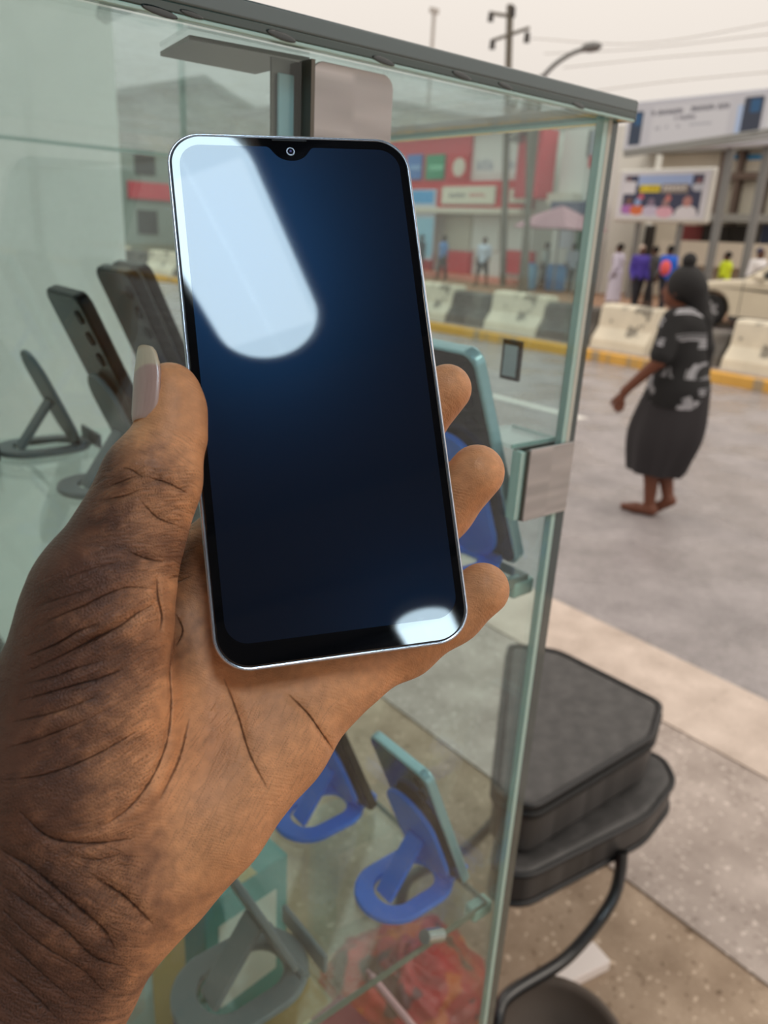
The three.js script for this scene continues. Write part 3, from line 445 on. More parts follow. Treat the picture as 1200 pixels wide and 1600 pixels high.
{ // small framed card behind the displayed phone, and goods on the base board
  const ya = onX(797, 594, XC - 0.007).y, yb = onX(797, 530, XC - 0.007).y, za = onX(784, 562, XC - 0.007).z, zb = onX(814, 562, XC - 0.007).z;
  const t = thing('price_card', 'small white card in a black frame stuck inside the side glass', 'card', [XC - 0.0065, ya, (za + zb) / 2]);
  obj('frame', span(-0.0015, 0.0012, 0, yb - ya, (za - zb) / 2, (zb - za) / 2, 0.0006), std('#1e2022', 0.4), t); obj('card', span(-0.0022, -0.0014, 0.003, yb - ya - 0.004, (za - zb) / 2 + 0.003, (zb - za) / 2 - 0.003), std('#e2eaea', 0.5), t);
  const goods = [['carton', [0.345, -0.45], [0.12, 0.13, 0.10], '#8a2430', 0.1, 'maroon carton near the corner of the case floor'], ['carton', [0.35, -0.66], [0.12, 0.22, 0.05], '#2c8a84', 0.1, 'teal carton at the back of the case floor'], ['carton', [0.20, -0.70], [0.09, 0.22, 0.05], '#d2dcd4', 0.3, 'pale green carton at the back of the case floor'], ['carton', [0.13, -0.52], [0.1, 0.05, 0.12], '#b98e3e', 0.2, 'mustard carton by the wrist on the case floor'], ['carton', [-0.04, -0.46], [0.14, 0.03, 0.16], '#a47c34', 0.0, 'flat brown carton under the wrist']];
  for (const [n, [x, z], d, col, turn, lab] of goods) { const g = thing(n, lab, 'carton', [x, S3 - 0.05, z], turn, 'cartons on the case floor'); obj('body', box(...d, 0, d[1] / 2, 0, 0.002), std(col, 0.45), g); obj('tape', box(d[0] * 0.22, 0.001, d[2] * 1.005, 0, d[1] + 0.0003, 0), std('#c9a86a', 0.4), g); obj('panel_print', box(d[0] * 0.7, d[1] * 0.6, 0.001, 0, d[1] * 0.5, d[2] / 2 + 0.0004), std(col === '#8a2430' ? '#d86a3c' : '#d8cfc0', 0.5), g); }
  const a = onY(580, 1525, S3 + 0.10), b = onY(650, 1610, S3 + 0.10), dv = b.clone().sub(a).normalize();
  const pen = thing('pen', 'pale pink pen lying across the cartons at the bottom', 'pen', a); obj('barrel', rod([0, 0, 0], dv.clone().multiplyScalar(0.13), 0.004, 12), std('#f0b0b4', 0.35), pen); obj('tip', rod(dv.clone().multiplyScalar(-0.008), [0, 0, 0], 0.003, 10), std('#c88a90', 0.35), pen);
}

// ------------------------------------------------------------------ the held phone
const PHW = 0.0775, PHH = 0.165, PHD = 0.0088;
const phoneM = new THREE.Matrix4().makeBasis(V(0.964, 0.090, -0.250).normalize(), V(-0.120, 0.987, -0.110), V(0.236, 0.136, 0.962)).setPosition(-0.021, 0.038, -0.24).premultiply(camera.matrixWorld);
{ const q = new THREE.Quaternion(), s = V(1, 1, 1), p = V(0, 0, 0); phoneM.decompose(p, q, s); phoneM.compose(p, q.normalize(), V(1, 1, 1)); }
const phoneInv = phoneM.clone().invert();
{
  const t = thing('held_phone', 'smartphone with a dark blue screen and silver rim held up in the hand', 'phone'); phoneM.decompose(t.position, t.quaternion, t.scale);
  const R = 0.0108, mRim = std('#c9ccd6', 0.22, { metalness: 0.85 }), mBezel = std('#08090c', 0.03, { ior: 1.5, clearcoat: 0.6, clearcoatRoughness: 0.02 });
  const ring = (w, h, r, iw, ih, ir, d, bev) => { const s = roundRect(w, h, r), k = new THREE.Path(); k.setFromPoints(roundRect(iw, ih, ir).getPoints(16)); s.holes.push(k); return extrude(s, d, bev, { curveSegments: 20 }); };
  obj('frame', ring(PHW, PHH, R, PHW - 0.0022, PHH - 0.0022, R - 0.0011, PHD - 0.0006, 0.0005), mRim, t);
  obj('back_cover', extrude(roundRect(PHW - 0.0016, PHH - 0.0016, R - 0.0006), PHD - 0.0022, 0.001).translate(0, 0, -0.0006), std('#3a4048', 0.3), t);
  obj('bezel', extrude(roundRect(PHW - 0.0022, PHH - 0.0022, R - 0.001), 0.0012, 0.0003, { curveSegments: 20 }).translate(0, 0, PHD / 2 - 0.0007), mBezel, t);
  // display area: narrow bezel, wider chin, drop notch at the top
  const x0 = -PHW / 2 + 0.0037, x1 = PHW / 2 - 0.0037, y0 = -PHH / 2 + 0.0078, y1 = PHH / 2 - 0.0042, r = 0.0068, s = new THREE.Shape();
  s.moveTo(x0 + r, y0); s.lineTo(x1 - r, y0); s.absarc(x1 - r, y0 + r, r, -Math.PI / 2, 0); s.lineTo(x1, y1 - r); s.absarc(x1 - r, y1 - r, r, 0, Math.PI / 2);
  const nx = -0.0005; s.lineTo(nx + 0.0078, y1); s.bezierCurveTo(nx + 0.0056, y1, nx + 0.0056, y1 - 0.0046, nx, y1 - 0.0046); s.bezierCurveTo(nx - 0.0056, y1 - 0.0046, nx - 0.0056, y1, nx - 0.0078, y1);
  s.lineTo(x0 + r, y1); s.absarc(x0 + r, y1 - r, r, Math.PI / 2, Math.PI); s.lineTo(x0, y0 + r); s.absarc(x0 + r, y0 + r, r, Math.PI, Math.PI * 1.5);
  const mScreen = std([0.0092, 0.0102, 0.0165], 0.28, { ior: 1.32, specularIntensity: 0.85, specularColor: new THREE.Color(0.08, 0.40, 1.0), clearcoat: 1, clearcoatRoughness: 0.02 });
  obj('screen', new THREE.ShapeGeometry(s, 20).translate(0, 0, PHD / 2 + 0.00002), mScreen, t);
  const cam = obj('front_camera', cyl(0.00135, 0.00135, 0.0003, 0, 0, 0, 24).rotateX(Math.PI / 2).translate(nx, y1 - 0.0015, PHD / 2), std('#8f949e', 0.3, { metalness: 0.4 }), t);
  obj('camera_lens', cyl(0.0010, 0.0010, 0.0003, 0, 0, 0, 24).rotateX(Math.PI / 2).translate(nx, y1 - 0.0015, PHD / 2 + 0.0001), std('#151624', 0.05, { clearcoat: 1 }), cam);
  obj('camera_pupil', cyl(0.00036, 0.00036, 0.0003, 0, 0, 0, 16).rotateX(Math.PI / 2).translate(nx, y1 - 0.0015, PHD / 2 + 0.0002), std('#5a5a9a', 0.1), cam);
  obj('earpiece', box(0.011, 0.0005, 0.0003, nx, PHH / 2 - 0.0019, PHD / 2), std('#15161a', 0.6), t);
  const bt = (y0, y1) => span(PHW / 2 - 0.0004, PHW / 2 + 0.0003, y0, y1, -0.0012, 0.0012, 0.0003); obj('power_button', bt(0.012, 0.023), mRim, t); obj('volume_button', bt(0.030, 0.050), mRim, t);
}

// ------------------------------------------------------------------ the hand (phone-local metres: x right, y up, z towards the viewer)
// hp(pixel, pixel, n mm): the point n mm in front of the phone's middle plane
const EL = EYE.clone().applyMatrix4(phoneInv);
const dirL = (px, py) => ray(px, py).transformDirection(phoneInv);
const hp = (px, py, n) => { const d = dirL(px, py), t = (n / 1000 - EL.z) / d.z; return [EL.x + d.x * t, EL.y + d.y * t, n / 1000]; };
const J = (list) => list.map(([x, y, n, r]) => [...hp(x, y, n), r / 1000]);
const palmChains = [
  [[-50, 1900, -24, 31], [0, 1640, -22, 29.5], [45, 1500, -19, 27.5], [105, 1375, -15, 25]],        // forearm, wrist
  [[110, 1500, -20, 20], [165, 1410, -17, 19.5], [225, 1362, -15, 18.5]],
  [[205, 1378, -15, 17], [322, 1274, -13, 18.3], [432, 1155, -19, 16.5], [526, 1056, -21, 12.8]],   // outer edge of the palm
  [[185, 1350, -18, 17], [340, 1160, -22, 16], [470, 1000, -26, 13.5]],
  [[160, 1320, -17, 18], [290, 1120, -26, 15], [400, 938, -29, 13.5]],
  [[140, 1290, -16, 18], [240, 1080, -27, 15], [325, 892, -32, 13.5]],
  [[100, 1340, -9, 24], [118, 1200, -5, 25.5], [132, 1080, -1, 23.5], [146, 1000, 2, 19.5], [160, 930, 5, 16.3]], // ball of the thumb
  [[160, 930, 5, 16.3], [207, 826, 8, 13.2], [238, 748, 10, 12.2]],
].map(J);
const thumbTip = J([[207, 826, 8, 13.0], [237, 752, 10, 12.2], [266, 682, 10.5, 9.4], [270, 640, 10.5, 8.6], [266, 612, 10.5, 8.2]]);
const fingerChains = [
  [[325, 892, -32, 13], [470, 700, -27, 10], [540, 600, -20, 8.5], [582, 535, -14, 7.6]],
  [[400, 938, -29, 13], [560, 782, -29, 10.5], [646, 670, -20, 9.2], [698, 608, -9.5, 8.4]],
  [[470, 1000, -26, 12.6], [622, 882, -29, 10.6], [694, 797, -20, 9.6], [745, 738, -8.5, 9.3]],
  [[526, 1056, -21, 12.0], [632, 1008, -22, 10.3], [706, 958, -16, 9.6], [754, 921, -8.5, 8.8]],
].map(J);
const palmF = palmChains.map((c) => chainSDF(c, 0.004)), thumbF = chainSDF(thumbTip, 0.004), fingF = fingerChains.map((c) => chainSDF(c, 0.004));
const palmSDF = (p) => { let d = 1e9; for (const f of palmF) d = d > 1e8 ? f(p) : smin(d, f(p), 0.013); return d; };
function handSDF(p) {
  const pm = palmSDF(p); let d = smin(pm, thumbF(p), 0.005);
  if (pm < 0.12) for (const f of fingF) d = Math.min(d, smin(pm, f(p), 0.008));
  return d;
}
const hitHand = (px, py) => { const d = dirL(px, py).normalize(); let t = 0.14; const p = [0, 0, 0]; for (let i = 0; i < 90; i++) { p[0] = EL.x + d.x * t; p[1] = EL.y + d.y * t; p[2] = EL.z + d.z * t; const s = handSDF(p); if (s < 0.00015) return p; t += s * 0.85; if (t > 0.5) break; } return null; };
// skin folds, traced on the palm: points, depth (mm), half width (mm)
const folds = [
  [[[192, 731], [205, 735], [222, 746]], 0.8, 0.55], [[[171, 760], [196, 750], [219, 741]], 0.7, 0.5], [[[164, 781], [196, 774], [215, 767]], 0.8, 0.55], [[[231, 746], [266, 757], [291, 771]], 0.9, 0.55], [[[217, 781], [245, 809], [277, 822]], 0.8, 0.6], [[[199, 862], [224, 872], [253, 879]], 0.8, 0.6],
  [[[54, 981], [97, 960], [130, 947], [160, 932], [195, 919], [243, 921]], 0.9, 0.6], [[[43, 1025], [87, 1007], [119, 988], [152, 975]], 1.0, 0.6], [[[41, 1049], [87, 1029], [121, 1012], [156, 994], [186, 979], [212, 960], [238, 946]], 1.5, 0.75], [[[37, 1070], [87, 1057], [121, 1044], [162, 1033]], 0.7, 0.6], [[[28, 1096], [76, 1083], [121, 1070], [152, 1062], [190, 1048]], 1.1, 0.65],
  [[[10, 1170], [60, 1155], [100, 1140], [165, 1112]], 0.7, 0.6], [[[5, 1220], [75, 1210], [150, 1180], [212, 1145]], 0.9, 0.6], [[[15, 1130], [90, 1112], [150, 1090]], 0.6, 0.6], [[[60, 946], [105, 932], [157, 916]], 0.6, 0.5], [[[100, 905], [140, 890], [180, 880]], 0.5, 0.5],
  [[[272, 1000], [265, 1050], [267, 1100], [260, 1160], [235, 1220], [200, 1265], [165, 1290]], 1.2, 0.8], [[[295, 1125], [280, 1185], [250, 1250]], 0.8, 1.0], [[[30, 1270], [75, 1310], [135, 1320], [205, 1312]], 1.2, 0.8], [[[350, 1062], [370, 1115], [390, 1180], [415, 1230]], 0.9, 0.9], [[[452, 1087], [480, 1115], [505, 1150], [520, 1172]], 1.3, 0.8],
  [[[150, 1375], [195, 1405], [238, 1446]], 1.4, 0.9], [[[0, 1330], [50, 1360], [115, 1415], [160, 1455], [178, 1484]], 1.5, 0.9], [[[10, 1390], [50, 1420], [100, 1455], [150, 1500], [196, 1512]], 1.2, 0.8], [[[5, 1425], [60, 1475], [125, 1515], [160, 1550]], 0.9, 0.6], [[[5, 1465], [50, 1510], [115, 1565]], 0.8, 0.6], [[[5, 1515], [50, 1555], [90, 1595]], 0.7, 0.6], [[[20, 1350], [70, 1395], [120, 1440]], 0.8, 0.5], [[[90, 1330], [150, 1345], [190, 1335]], 0.5, 0.7], [[[244, 905], [246, 935], [252, 965], [250, 985]], 1.0, 0.7], [[[275, 960], [285, 985], [276, 1010]], 0.9, 0.7], [[[262, 905], [300, 900]], 0.6, 0.7],
];
const foldPts = folds.map(([pts, d, w]) => { const c = new THREE.CatmullRomCurve3(pts.map(([a, b]) => { const h = hitHand(a, b); return h ? V(...h) : null; }).filter(Boolean)); return c.points.length > 1 ? [c.getPoints(28), d / 1000, w / 1000] : null; }).filter(Boolean);
{
  const hand = thing('person', 'brown skinned left hand and wrist holding up the smartphone, palm to the viewer', 'person'); phoneM.decompose(hand.position, hand.quaternion, hand.scale);
  const all = [...palmChains, thumbTip, ...fingerChains].flat(), lo = [0, 1, 2].map((a) => Math.min(...all.map((p) => p[a] - p[3])) - 0.004), hi = [0, 1, 2].map((a) => Math.max(...all.map((p) => p[a] + p[3])) + 0.004);
  const geo = meshSDF(handSDF, lo, hi, 0.00125, 2);
  // carve the folds
  const P = geo.attributes.position, Nn = geo.attributes.normal;
  const seg = foldPts.map(([pts, d, w]) => { const b = new THREE.Box3().setFromPoints(pts).expandByScalar(w * 4); return [pts, d, w, b]; });
  const q = V(0, 0, 0);
  for (let i = 0; i < P.count; i++) {
    q.fromBufferAttribute(P, i); let s = 0;
    for (const [pts, d, w, b] of seg) {
      if (!b.containsPoint(q)) continue; let m = 1e9, mk = 0;
      for (let k = 0; k < pts.length; k++) { const e = pts[k].distanceToSquared(q); if (e < m) { m = e; mk = k; } }
      const a = Math.sin(Math.PI * clamp((mk + 1.5) / (pts.length + 2))) ** 0.5; s += 1.35 * d * a * Math.exp(-m / (w * w * 1.6)) - 0.34 * d * a * Math.exp(-m / (w * w * 16));
    }
    if (s) P.setXYZ(i, q.x - Nn.getX(i) * s, q.y - Nn.getY(i) * s, q.z - Nn.getZ(i) * s);
  }
  geo.computeVertexNormals();
  // skin: palm paler than the back of the hand; dark side and folds also carry painted shade; fine ridges
  const UVS = 1 / 0.30, u0 = -0.165, v0 = -0.235; planarUV(geo, 'x', 'y', UVS, u0, v0);
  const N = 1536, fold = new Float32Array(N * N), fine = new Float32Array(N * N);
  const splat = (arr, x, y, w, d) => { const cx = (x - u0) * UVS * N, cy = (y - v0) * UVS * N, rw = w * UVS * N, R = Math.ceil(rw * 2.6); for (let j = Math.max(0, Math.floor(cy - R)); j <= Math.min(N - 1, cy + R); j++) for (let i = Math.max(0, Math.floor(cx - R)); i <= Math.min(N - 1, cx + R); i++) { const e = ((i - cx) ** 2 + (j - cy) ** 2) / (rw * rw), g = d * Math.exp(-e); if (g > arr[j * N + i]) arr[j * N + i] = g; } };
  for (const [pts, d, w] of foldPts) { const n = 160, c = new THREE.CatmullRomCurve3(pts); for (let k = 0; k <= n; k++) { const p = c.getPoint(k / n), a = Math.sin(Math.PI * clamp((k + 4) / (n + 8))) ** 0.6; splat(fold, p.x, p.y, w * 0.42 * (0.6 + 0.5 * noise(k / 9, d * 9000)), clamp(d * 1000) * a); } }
  // fine wrinkles: short strokes along the local fold direction
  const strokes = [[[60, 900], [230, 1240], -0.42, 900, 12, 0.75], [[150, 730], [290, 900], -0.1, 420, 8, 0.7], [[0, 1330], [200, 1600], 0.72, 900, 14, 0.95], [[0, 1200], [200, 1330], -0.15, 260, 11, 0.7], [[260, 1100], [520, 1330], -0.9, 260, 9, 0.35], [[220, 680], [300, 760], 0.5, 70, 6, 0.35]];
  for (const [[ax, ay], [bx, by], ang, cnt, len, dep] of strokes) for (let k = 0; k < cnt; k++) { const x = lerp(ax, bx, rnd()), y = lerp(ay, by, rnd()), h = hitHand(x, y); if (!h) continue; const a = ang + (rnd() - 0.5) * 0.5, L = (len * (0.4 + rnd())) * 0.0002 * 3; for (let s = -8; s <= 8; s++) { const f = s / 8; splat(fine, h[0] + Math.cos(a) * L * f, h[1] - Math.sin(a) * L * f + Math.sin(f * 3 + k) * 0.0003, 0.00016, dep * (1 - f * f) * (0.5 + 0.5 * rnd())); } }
  const palmA = hitHand(400, 1230), back = [hitHand(60, 1130), hitHand(110, 960), hitHand(60, 1400), hitHand(190, 790)];
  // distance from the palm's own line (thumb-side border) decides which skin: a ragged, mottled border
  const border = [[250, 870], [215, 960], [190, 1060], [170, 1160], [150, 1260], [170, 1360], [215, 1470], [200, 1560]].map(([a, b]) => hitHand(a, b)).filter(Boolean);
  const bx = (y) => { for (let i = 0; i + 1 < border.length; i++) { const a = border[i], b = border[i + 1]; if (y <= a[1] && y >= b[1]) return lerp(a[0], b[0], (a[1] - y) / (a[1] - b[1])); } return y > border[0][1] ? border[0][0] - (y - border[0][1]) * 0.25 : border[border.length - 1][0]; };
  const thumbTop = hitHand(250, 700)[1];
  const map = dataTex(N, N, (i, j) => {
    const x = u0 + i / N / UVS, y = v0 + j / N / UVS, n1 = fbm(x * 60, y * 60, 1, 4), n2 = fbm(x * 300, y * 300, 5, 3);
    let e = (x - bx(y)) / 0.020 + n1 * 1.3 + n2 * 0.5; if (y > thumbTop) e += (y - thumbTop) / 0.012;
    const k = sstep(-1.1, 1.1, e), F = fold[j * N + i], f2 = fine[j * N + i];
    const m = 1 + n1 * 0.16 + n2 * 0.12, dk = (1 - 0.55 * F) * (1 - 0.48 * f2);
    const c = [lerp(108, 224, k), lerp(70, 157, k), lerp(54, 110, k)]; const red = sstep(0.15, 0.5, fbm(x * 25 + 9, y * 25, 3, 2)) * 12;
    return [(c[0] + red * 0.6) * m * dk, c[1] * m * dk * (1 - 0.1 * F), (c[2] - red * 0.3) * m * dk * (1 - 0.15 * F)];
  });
  const bump = dataTex(N, N, (i, j) => { const x = u0 + i / N / UVS, y = v0 + j / N / UVS, warp = fbm(x * 40, y * 40, 2, 2) * 9, rid = Math.sin((x * 0.55 + y) * 5200 + warp * 4) * 5 * clamp(0.3 + fbm(x * 90, y * 90, 4, 2) * 3), v = 170 + rid + noise(x * 2600, y * 2600, 3) * 16 + fbm(x * 500, y * 500, 7, 2) * 26 - fold[j * N + i] * 95 - fine[j * N + i] * 75; return [v, v, v]; }, false);
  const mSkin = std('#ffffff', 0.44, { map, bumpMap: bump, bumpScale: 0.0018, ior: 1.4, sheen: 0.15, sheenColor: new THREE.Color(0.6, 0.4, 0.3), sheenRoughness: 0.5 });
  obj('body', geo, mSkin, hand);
  // thumb nail: a curved plate lying on the outer side of the thumb tip, reaching past it
  const axis = V(...hp(266, 600, 10.5)).sub(V(...hp(266, 690, 10.5))).normalize(), outw = V(-0.82, 0, 0.57).addScaledVector(axis, -V(-0.82, 0, 0.57).dot(axis)).normalize(), tang = new THREE.Vector3().crossVectors(axis, outw);
  const nb = V(...hp(262, 664, 10.5)), U = 16, W = 14, pos = [], idx = [], L = 0.0212;
  for (const off of [0, -0.0007]) for (let j = 0; j <= U; j++) for (let i = 0; i <= W; i++) {
    const v = j / U, a = (i / W - 0.5) * 2, half = 0.0062 * Math.sqrt(clamp(1 - Math.max(0, (0.2 - v) / 0.2) ** 2 * 0.55)) * Math.sqrt(clamp(1 - Math.max(0, (v - 0.86) / 0.14) ** 2 * 0.5)) * (1 - 0.28 * sstep(0.55, 1, v));
    const th = a * 1.05, rr = half / Math.sin(1.05), lift = lerp(0.0100, 0.0088, v) + off;
    const p = nb.clone().addScaledVector(axis, v * L - (1 - Math.cos(th)) * 0.0015 * (v > 0.8 ? 1 : 0)).addScaledVector(outw, lift - rr * (1 - Math.cos(th)) * 0.72).addScaledVector(tang, rr * Math.sin(th)); pos.push(p.x, p.y, p.z);
  }
  const st = (U + 1) * (W + 1); for (let s = 0; s < 2; s++) for (let j = 0; j < U; j++) for (let i = 0; i < W; i++) { const a = s * st + j * (W + 1) + i, b = a + 1, c = a + W + 1, d = c + 1; if (s) idx.push(a, b, c, b, d, c); else idx.push(a, c, b, b, c, d); }
  const rim = (a, b) => idx.push(a, b, a + st, b, b + st, a + st); for (let i = 0; i < W; i++) { rim(i, i + 1); rim(U * (W + 1) + i, U * (W + 1) + i + 1); } for (let j = 0; j < U; j++) { rim(j * (W + 1), (j + 1) * (W + 1)); rim(j * (W + 1) + W, (j + 1) * (W + 1) + W); }
  const ng = new THREE.BufferGeometry(); ng.setAttribute('position', new THREE.Float32BufferAttribute(pos, 3)); ng.setIndex(idx);
  const uvn = []; for (let s = 0; s < 2; s++) for (let j = 0; j <= U; j++) for (let i = 0; i <= W; i++) uvn.push(i / W, j / U); ng.setAttribute('uv', new THREE.Float32BufferAttribute(uvn, 2)); ng.computeVertexNormals();
  const nailMap = dataTex(64, 128, (i, j) => { const v = j / 127, tip = sstep(0.66, 0.72, v + 0.02 * Math.sin(i / 10)), n = noise(i / 3, j / 40, 3) * 6; return [lerp(196, 214, tip) + n, lerp(160, 196, tip) + n, lerp(148, 168, tip) + n]; });
  obj('thumb_nail', ng, std('#ffffff', 0.3, { map: nailMap, clearcoat: 0.4, side: THREE.DoubleSide }), hand).userData.label = 'long pale thumb nail';
}

// ------------------------------------------------------------------ people
const skinM = (c) => std(c, 0.55);
const mirror = (f) => (p) => f([-p[0], p[1], p[2]]);
const union = (fs, k) => (p) => { let d = 1e9; for (const f of fs) { const e = f(p); d = d > 1e8 ? e : smin(d, e, k); } return d; };
const headSDF = (c, s) => { // skull, jaw, nose, ears, eye sockets; looks along -z
  const e = (dx, dy, dz) => [c[0] + dx * s, c[1] + dy * s, c[2] + dz * s];
  return (p) => { let d = ell(p, e(0, 0.012, 0.008), [0.076 * s, 0.105 * s, 0.095 * s]); d = smin(d, ell(p, e(0, -0.055, -0.028), [0.055 * s, 0.062 * s, 0.062 * s]), 0.03 * s); d = smin(d, cap(p, ...e(0, 0.0, -0.088), 0.008 * s, ...e(0, -0.03, -0.105), 0.013 * s), 0.012 * s); for (const x of [-0.078, 0.078]) d = smin(d, ell(p, e(x, -0.012, 0.012), [0.010 * s, 0.030 * s, 0.020 * s]), 0.006 * s); for (const x of [-0.032, 0.032]) d = Math.max(d, -(ell(p, e(x, 0.003, -0.097), [0.016 * s, 0.010 * s, 0.014 * s]))); d = smin(d, cap(p, ...e(-0.02, -0.062, -0.086), 0.006 * s, ...e(0.02, -0.062, -0.086), 0.006 * s), 0.006 * s); return d; };
};
function figure(name, label, pos, turn, H, o) { // o: shirt, legs (colours), gown, hair, cap, arms, stride
  const t = thing(name, label, 'person', pos, turn, o.group), k = H, s = H / 1.7;
  const sk = skinM(o.skin ?? '#5a3a2a'), st = o.stride ?? 0.05, arm = o.arms ?? [0.02, -0.06];
  const J = { hip: [0.055 * k, 0.5 * k, 0], knee: [0.058 * k, 0.275 * k, -st * 0.6 * k], ank: [0.055 * k, 0.045 * k, 0], sh: [0.105 * k, 0.81 * k, 0.005 * k], elb: [0.135 * k, 0.63 * k, arm[0] * k], wr: [0.125 * k, 0.49 * k, arm[1] * k] };
  const leg = (x, f, e = 0) => chainSDF([[x * J.hip[0], J.hip[1], 0, 0.052 * k + e], [x * J.knee[0], J.knee[1], -0.01 * k + f * st * k, 0.034 * k + e], [x * J.ank[0], J.ank[1], f * st * 1.6 * k, 0.023 * k + e]], 0.01);
  const foot = (x, f) => chainSDF([[x * J.ank[0], 0.03 * k, f * st * 1.6 * k + 0.02 * k, 0.024 * k], [x * J.ank[0] * 1.2, 0.018 * k, f * st * 1.6 * k - 0.09 * k, 0.018 * k]], 0.01);
  const armC = (x, e = 0, to = 1) => chainSDF([[x * J.sh[0], J.sh[1], J.sh[2], 0.034 * k + e], [x * J.elb[0], J.elb[1], J.elb[2], 0.026 * k + e], ...(to ? [[x * J.wr[0], J.wr[1], J.wr[2], 0.018 * k + e], [x * J.wr[0], J.wr[1] - 0.05 * k, J.wr[2] - 0.012 * k, 0.02 * k]] : [])], 0.01);
  const torso = (e = 0) => union([chainSDF([[-0.045 * k, 0.76 * k, 0, 0.068 * k + e], [0.045 * k, 0.76 * k, 0, 0.068 * k + e]], 0.01), chainSDF([[0, 0.74 * k, 0, 0.085 * k + e], [0, 0.62 * k, 0, 0.075 * k + e], [0, 0.52 * k, 0.008 * k, 0.088 * k + e]], 0.02), chainSDF([[-0.085 * k, 0.805 * k, 0, 0.036 * k + e], [0.085 * k, 0.805 * k, 0, 0.036 * k + e]], 0.01)], 0.05 * k);
  const head = headSDF([0, 0.925 * k, -0.01 * k], s), neck = chainSDF([[0, 0.8 * k, 0.004 * k, 0.036 * k], [0, 0.88 * k, 0, 0.032 * k]], 0.01);
  const body = union([torso(), neck, head, leg(-1, 1), leg(1, -1), foot(-1, 1), foot(1, -1), armC(-1), armC(1)], 0.02 * k);
  const B = 0.2 * k, lo = [-B * 1.1, -0.01, -0.3 * k], hi = [B * 1.1, 1.02 * k, 0.3 * k], cell = o.cell ?? 0.026;
  obj('body', meshSDF(body, lo, hi, cell, 2), sk, t);
  const above = (f, y) => (p) => Math.max(f(p), y - p[1]), below = (f, y) => (p) => Math.max(f(p), p[1] - y);
  const e = 0.014 * k;
  obj('shirt', meshSDF(below(above(union([torso(e), armC(-1, e * 0.9, o.longSleeve ? 1 : 0), armC(1, e * 0.9, o.longSleeve ? 1 : 0)], 0.02 * k), o.gown ? 0.12 * k : 0.46 * k), 0.845 * k), lo, hi, cell, 1), std(o.shirt, 0.8), t);
  if (o.gown) obj('gown_skirt', meshSDF(above(chainSDF([[0, 0.55 * k, 0, 0.10 * k], [0, 0.3 * k, 0, 0.11 * k], [0, 0.08 * k, 0, 0.125 * k]], 0.02), 0.07 * k), lo, hi, cell, 1), std(o.shirt, 0.8), t);
  else { obj('trousers', meshSDF(above(below(union([leg(-1, 1, e), leg(1, -1, e), chainSDF([[-0.03 * k, 0.5 * k, 0, 0.08 * k], [0.03 * k, 0.5 * k, 0, 0.08 * k]], 0.01)], 0.03 * k), 0.53 * k), o.shorts ? 0.27 * k : 0.05 * k), lo, hi, cell, 1), std(o.legs ?? '#24242c', 0.8), t); obj('shoe', meshSDF(foot(-1, 1), lo, [0, 0.09 * k, hi[2]], 0.018, 1).scale(1.08, 1.05, 1.05), C.dark, t); obj('shoe', meshSDF(foot(1, -1), [0, lo[1], lo[2]], [hi[0], 0.09 * k, hi[2]], 0.018, 1).scale(1.08, 1.05, 1.05), C.dark, t); }
  const hc = [0, 0.925 * k + 0.022 * s, 0.012 * s]; obj(o.cap ? 'cap' : 'hair', meshSDF((p) => Math.max(ell(p, hc, [0.088 * s, 0.106 * s, 0.104 * s]), -(ell(p, [0, 0.9 * k, -0.13 * s], [0.13 * s, 0.12 * s, 0.12 * s])), (o.cap ? 0.93 : 0.9) * k - p[1]), [-0.12, 0.86 * k, -0.14], [0.12, 1.02 * k, 0.14], 0.014, 1), std(o.cap ?? '#141210', 0.9), t);
  if (o.bag) obj('bag', new THREE.SphereGeometry(0.16, 14, 10).scale(1, 1.25, 0.7).translate(-0.16 * k, 0.66 * k, 0.13 * k), std(o.bag, 0.7), t);
  return t;
}
const G1 = 'people on the far pavement';
const gp = (px, py, X) => { const p = onX(px, py, X); return [X, 0.02, p.z]; };
figure('person', 'person in a long white gown standing just right of the case edge', gp(957, 470, 19.8), 0.3, 1.72, { shirt: '#cfc9d8', gown: 1, longSleeve: 1, group: G1 });
figure('person', 'person in a purple shirt, dark trousers and pale cap', gp(991, 474, 19.7), 2.6, 1.7, { shirt: '#4c3c9c', legs: '#22222a', cap: '#d8c4b4', longSleeve: 1, group: G1 });
figure('person', 'person in a blue and white shirt with a red bag, beside the purple shirt', gp(1034, 474, 19.9), -0.3, 1.74, { shirt: '#1a62d4', legs: '#20222c', bag: '#e05a5a', group: G1 });
figure('person', 'dark dressed person half hidden between purple and blue shirts', gp(1012, 468, 20.9), 0.1, 1.7, { shirt: '#4a4a4c', legs: '#2a2a2e', group: G1 });
figure('person', 'person in a bright yellow green shirt behind the car bonnet', gp(1124, 470, 21.0), 0.2, 1.66, { shirt: '#c6d824', legs: '#4a4038', group: G1 });
figure('person', 'person in a loose white shirt and dark cap behind the car', gp(1173, 470, 20.0), 3.0, 1.78, { shirt: '#e4e2e4', legs: '#6a6a6a', cap: '#2c3450', longSleeve: 1, group: G1 });
figure('person', 'person in a blue shirt before the red shop, seen through the glass', gp(690, 432, 22.6), 1.2, 1.72, { shirt: '#5c8cc8', legs: '#3a3a3c', group: G1 });
figure('person', 'person in a white shirt and black shorts walking before the red shop', gp(752, 442, 21.4), 1.9, 1.72, { shirt: '#c8d4e4', legs: '#24242a', shorts: 1, stride: 0.09, group: G1 });
figure('person', 'dark clothed person close to the edge of the held phone before the shop', gp(656, 425, 22.8), 0.4, 1.7, { shirt: '#3c4a58', legs: '#2a3038', group: G1 });
figure('person', 'person in a pale shirt under the left side of the parasol', gp(848, 448, 23.4), 0.4, 1.66, { shirt: '#c4d0cc', legs: '#3a3a3a', group: G1 });
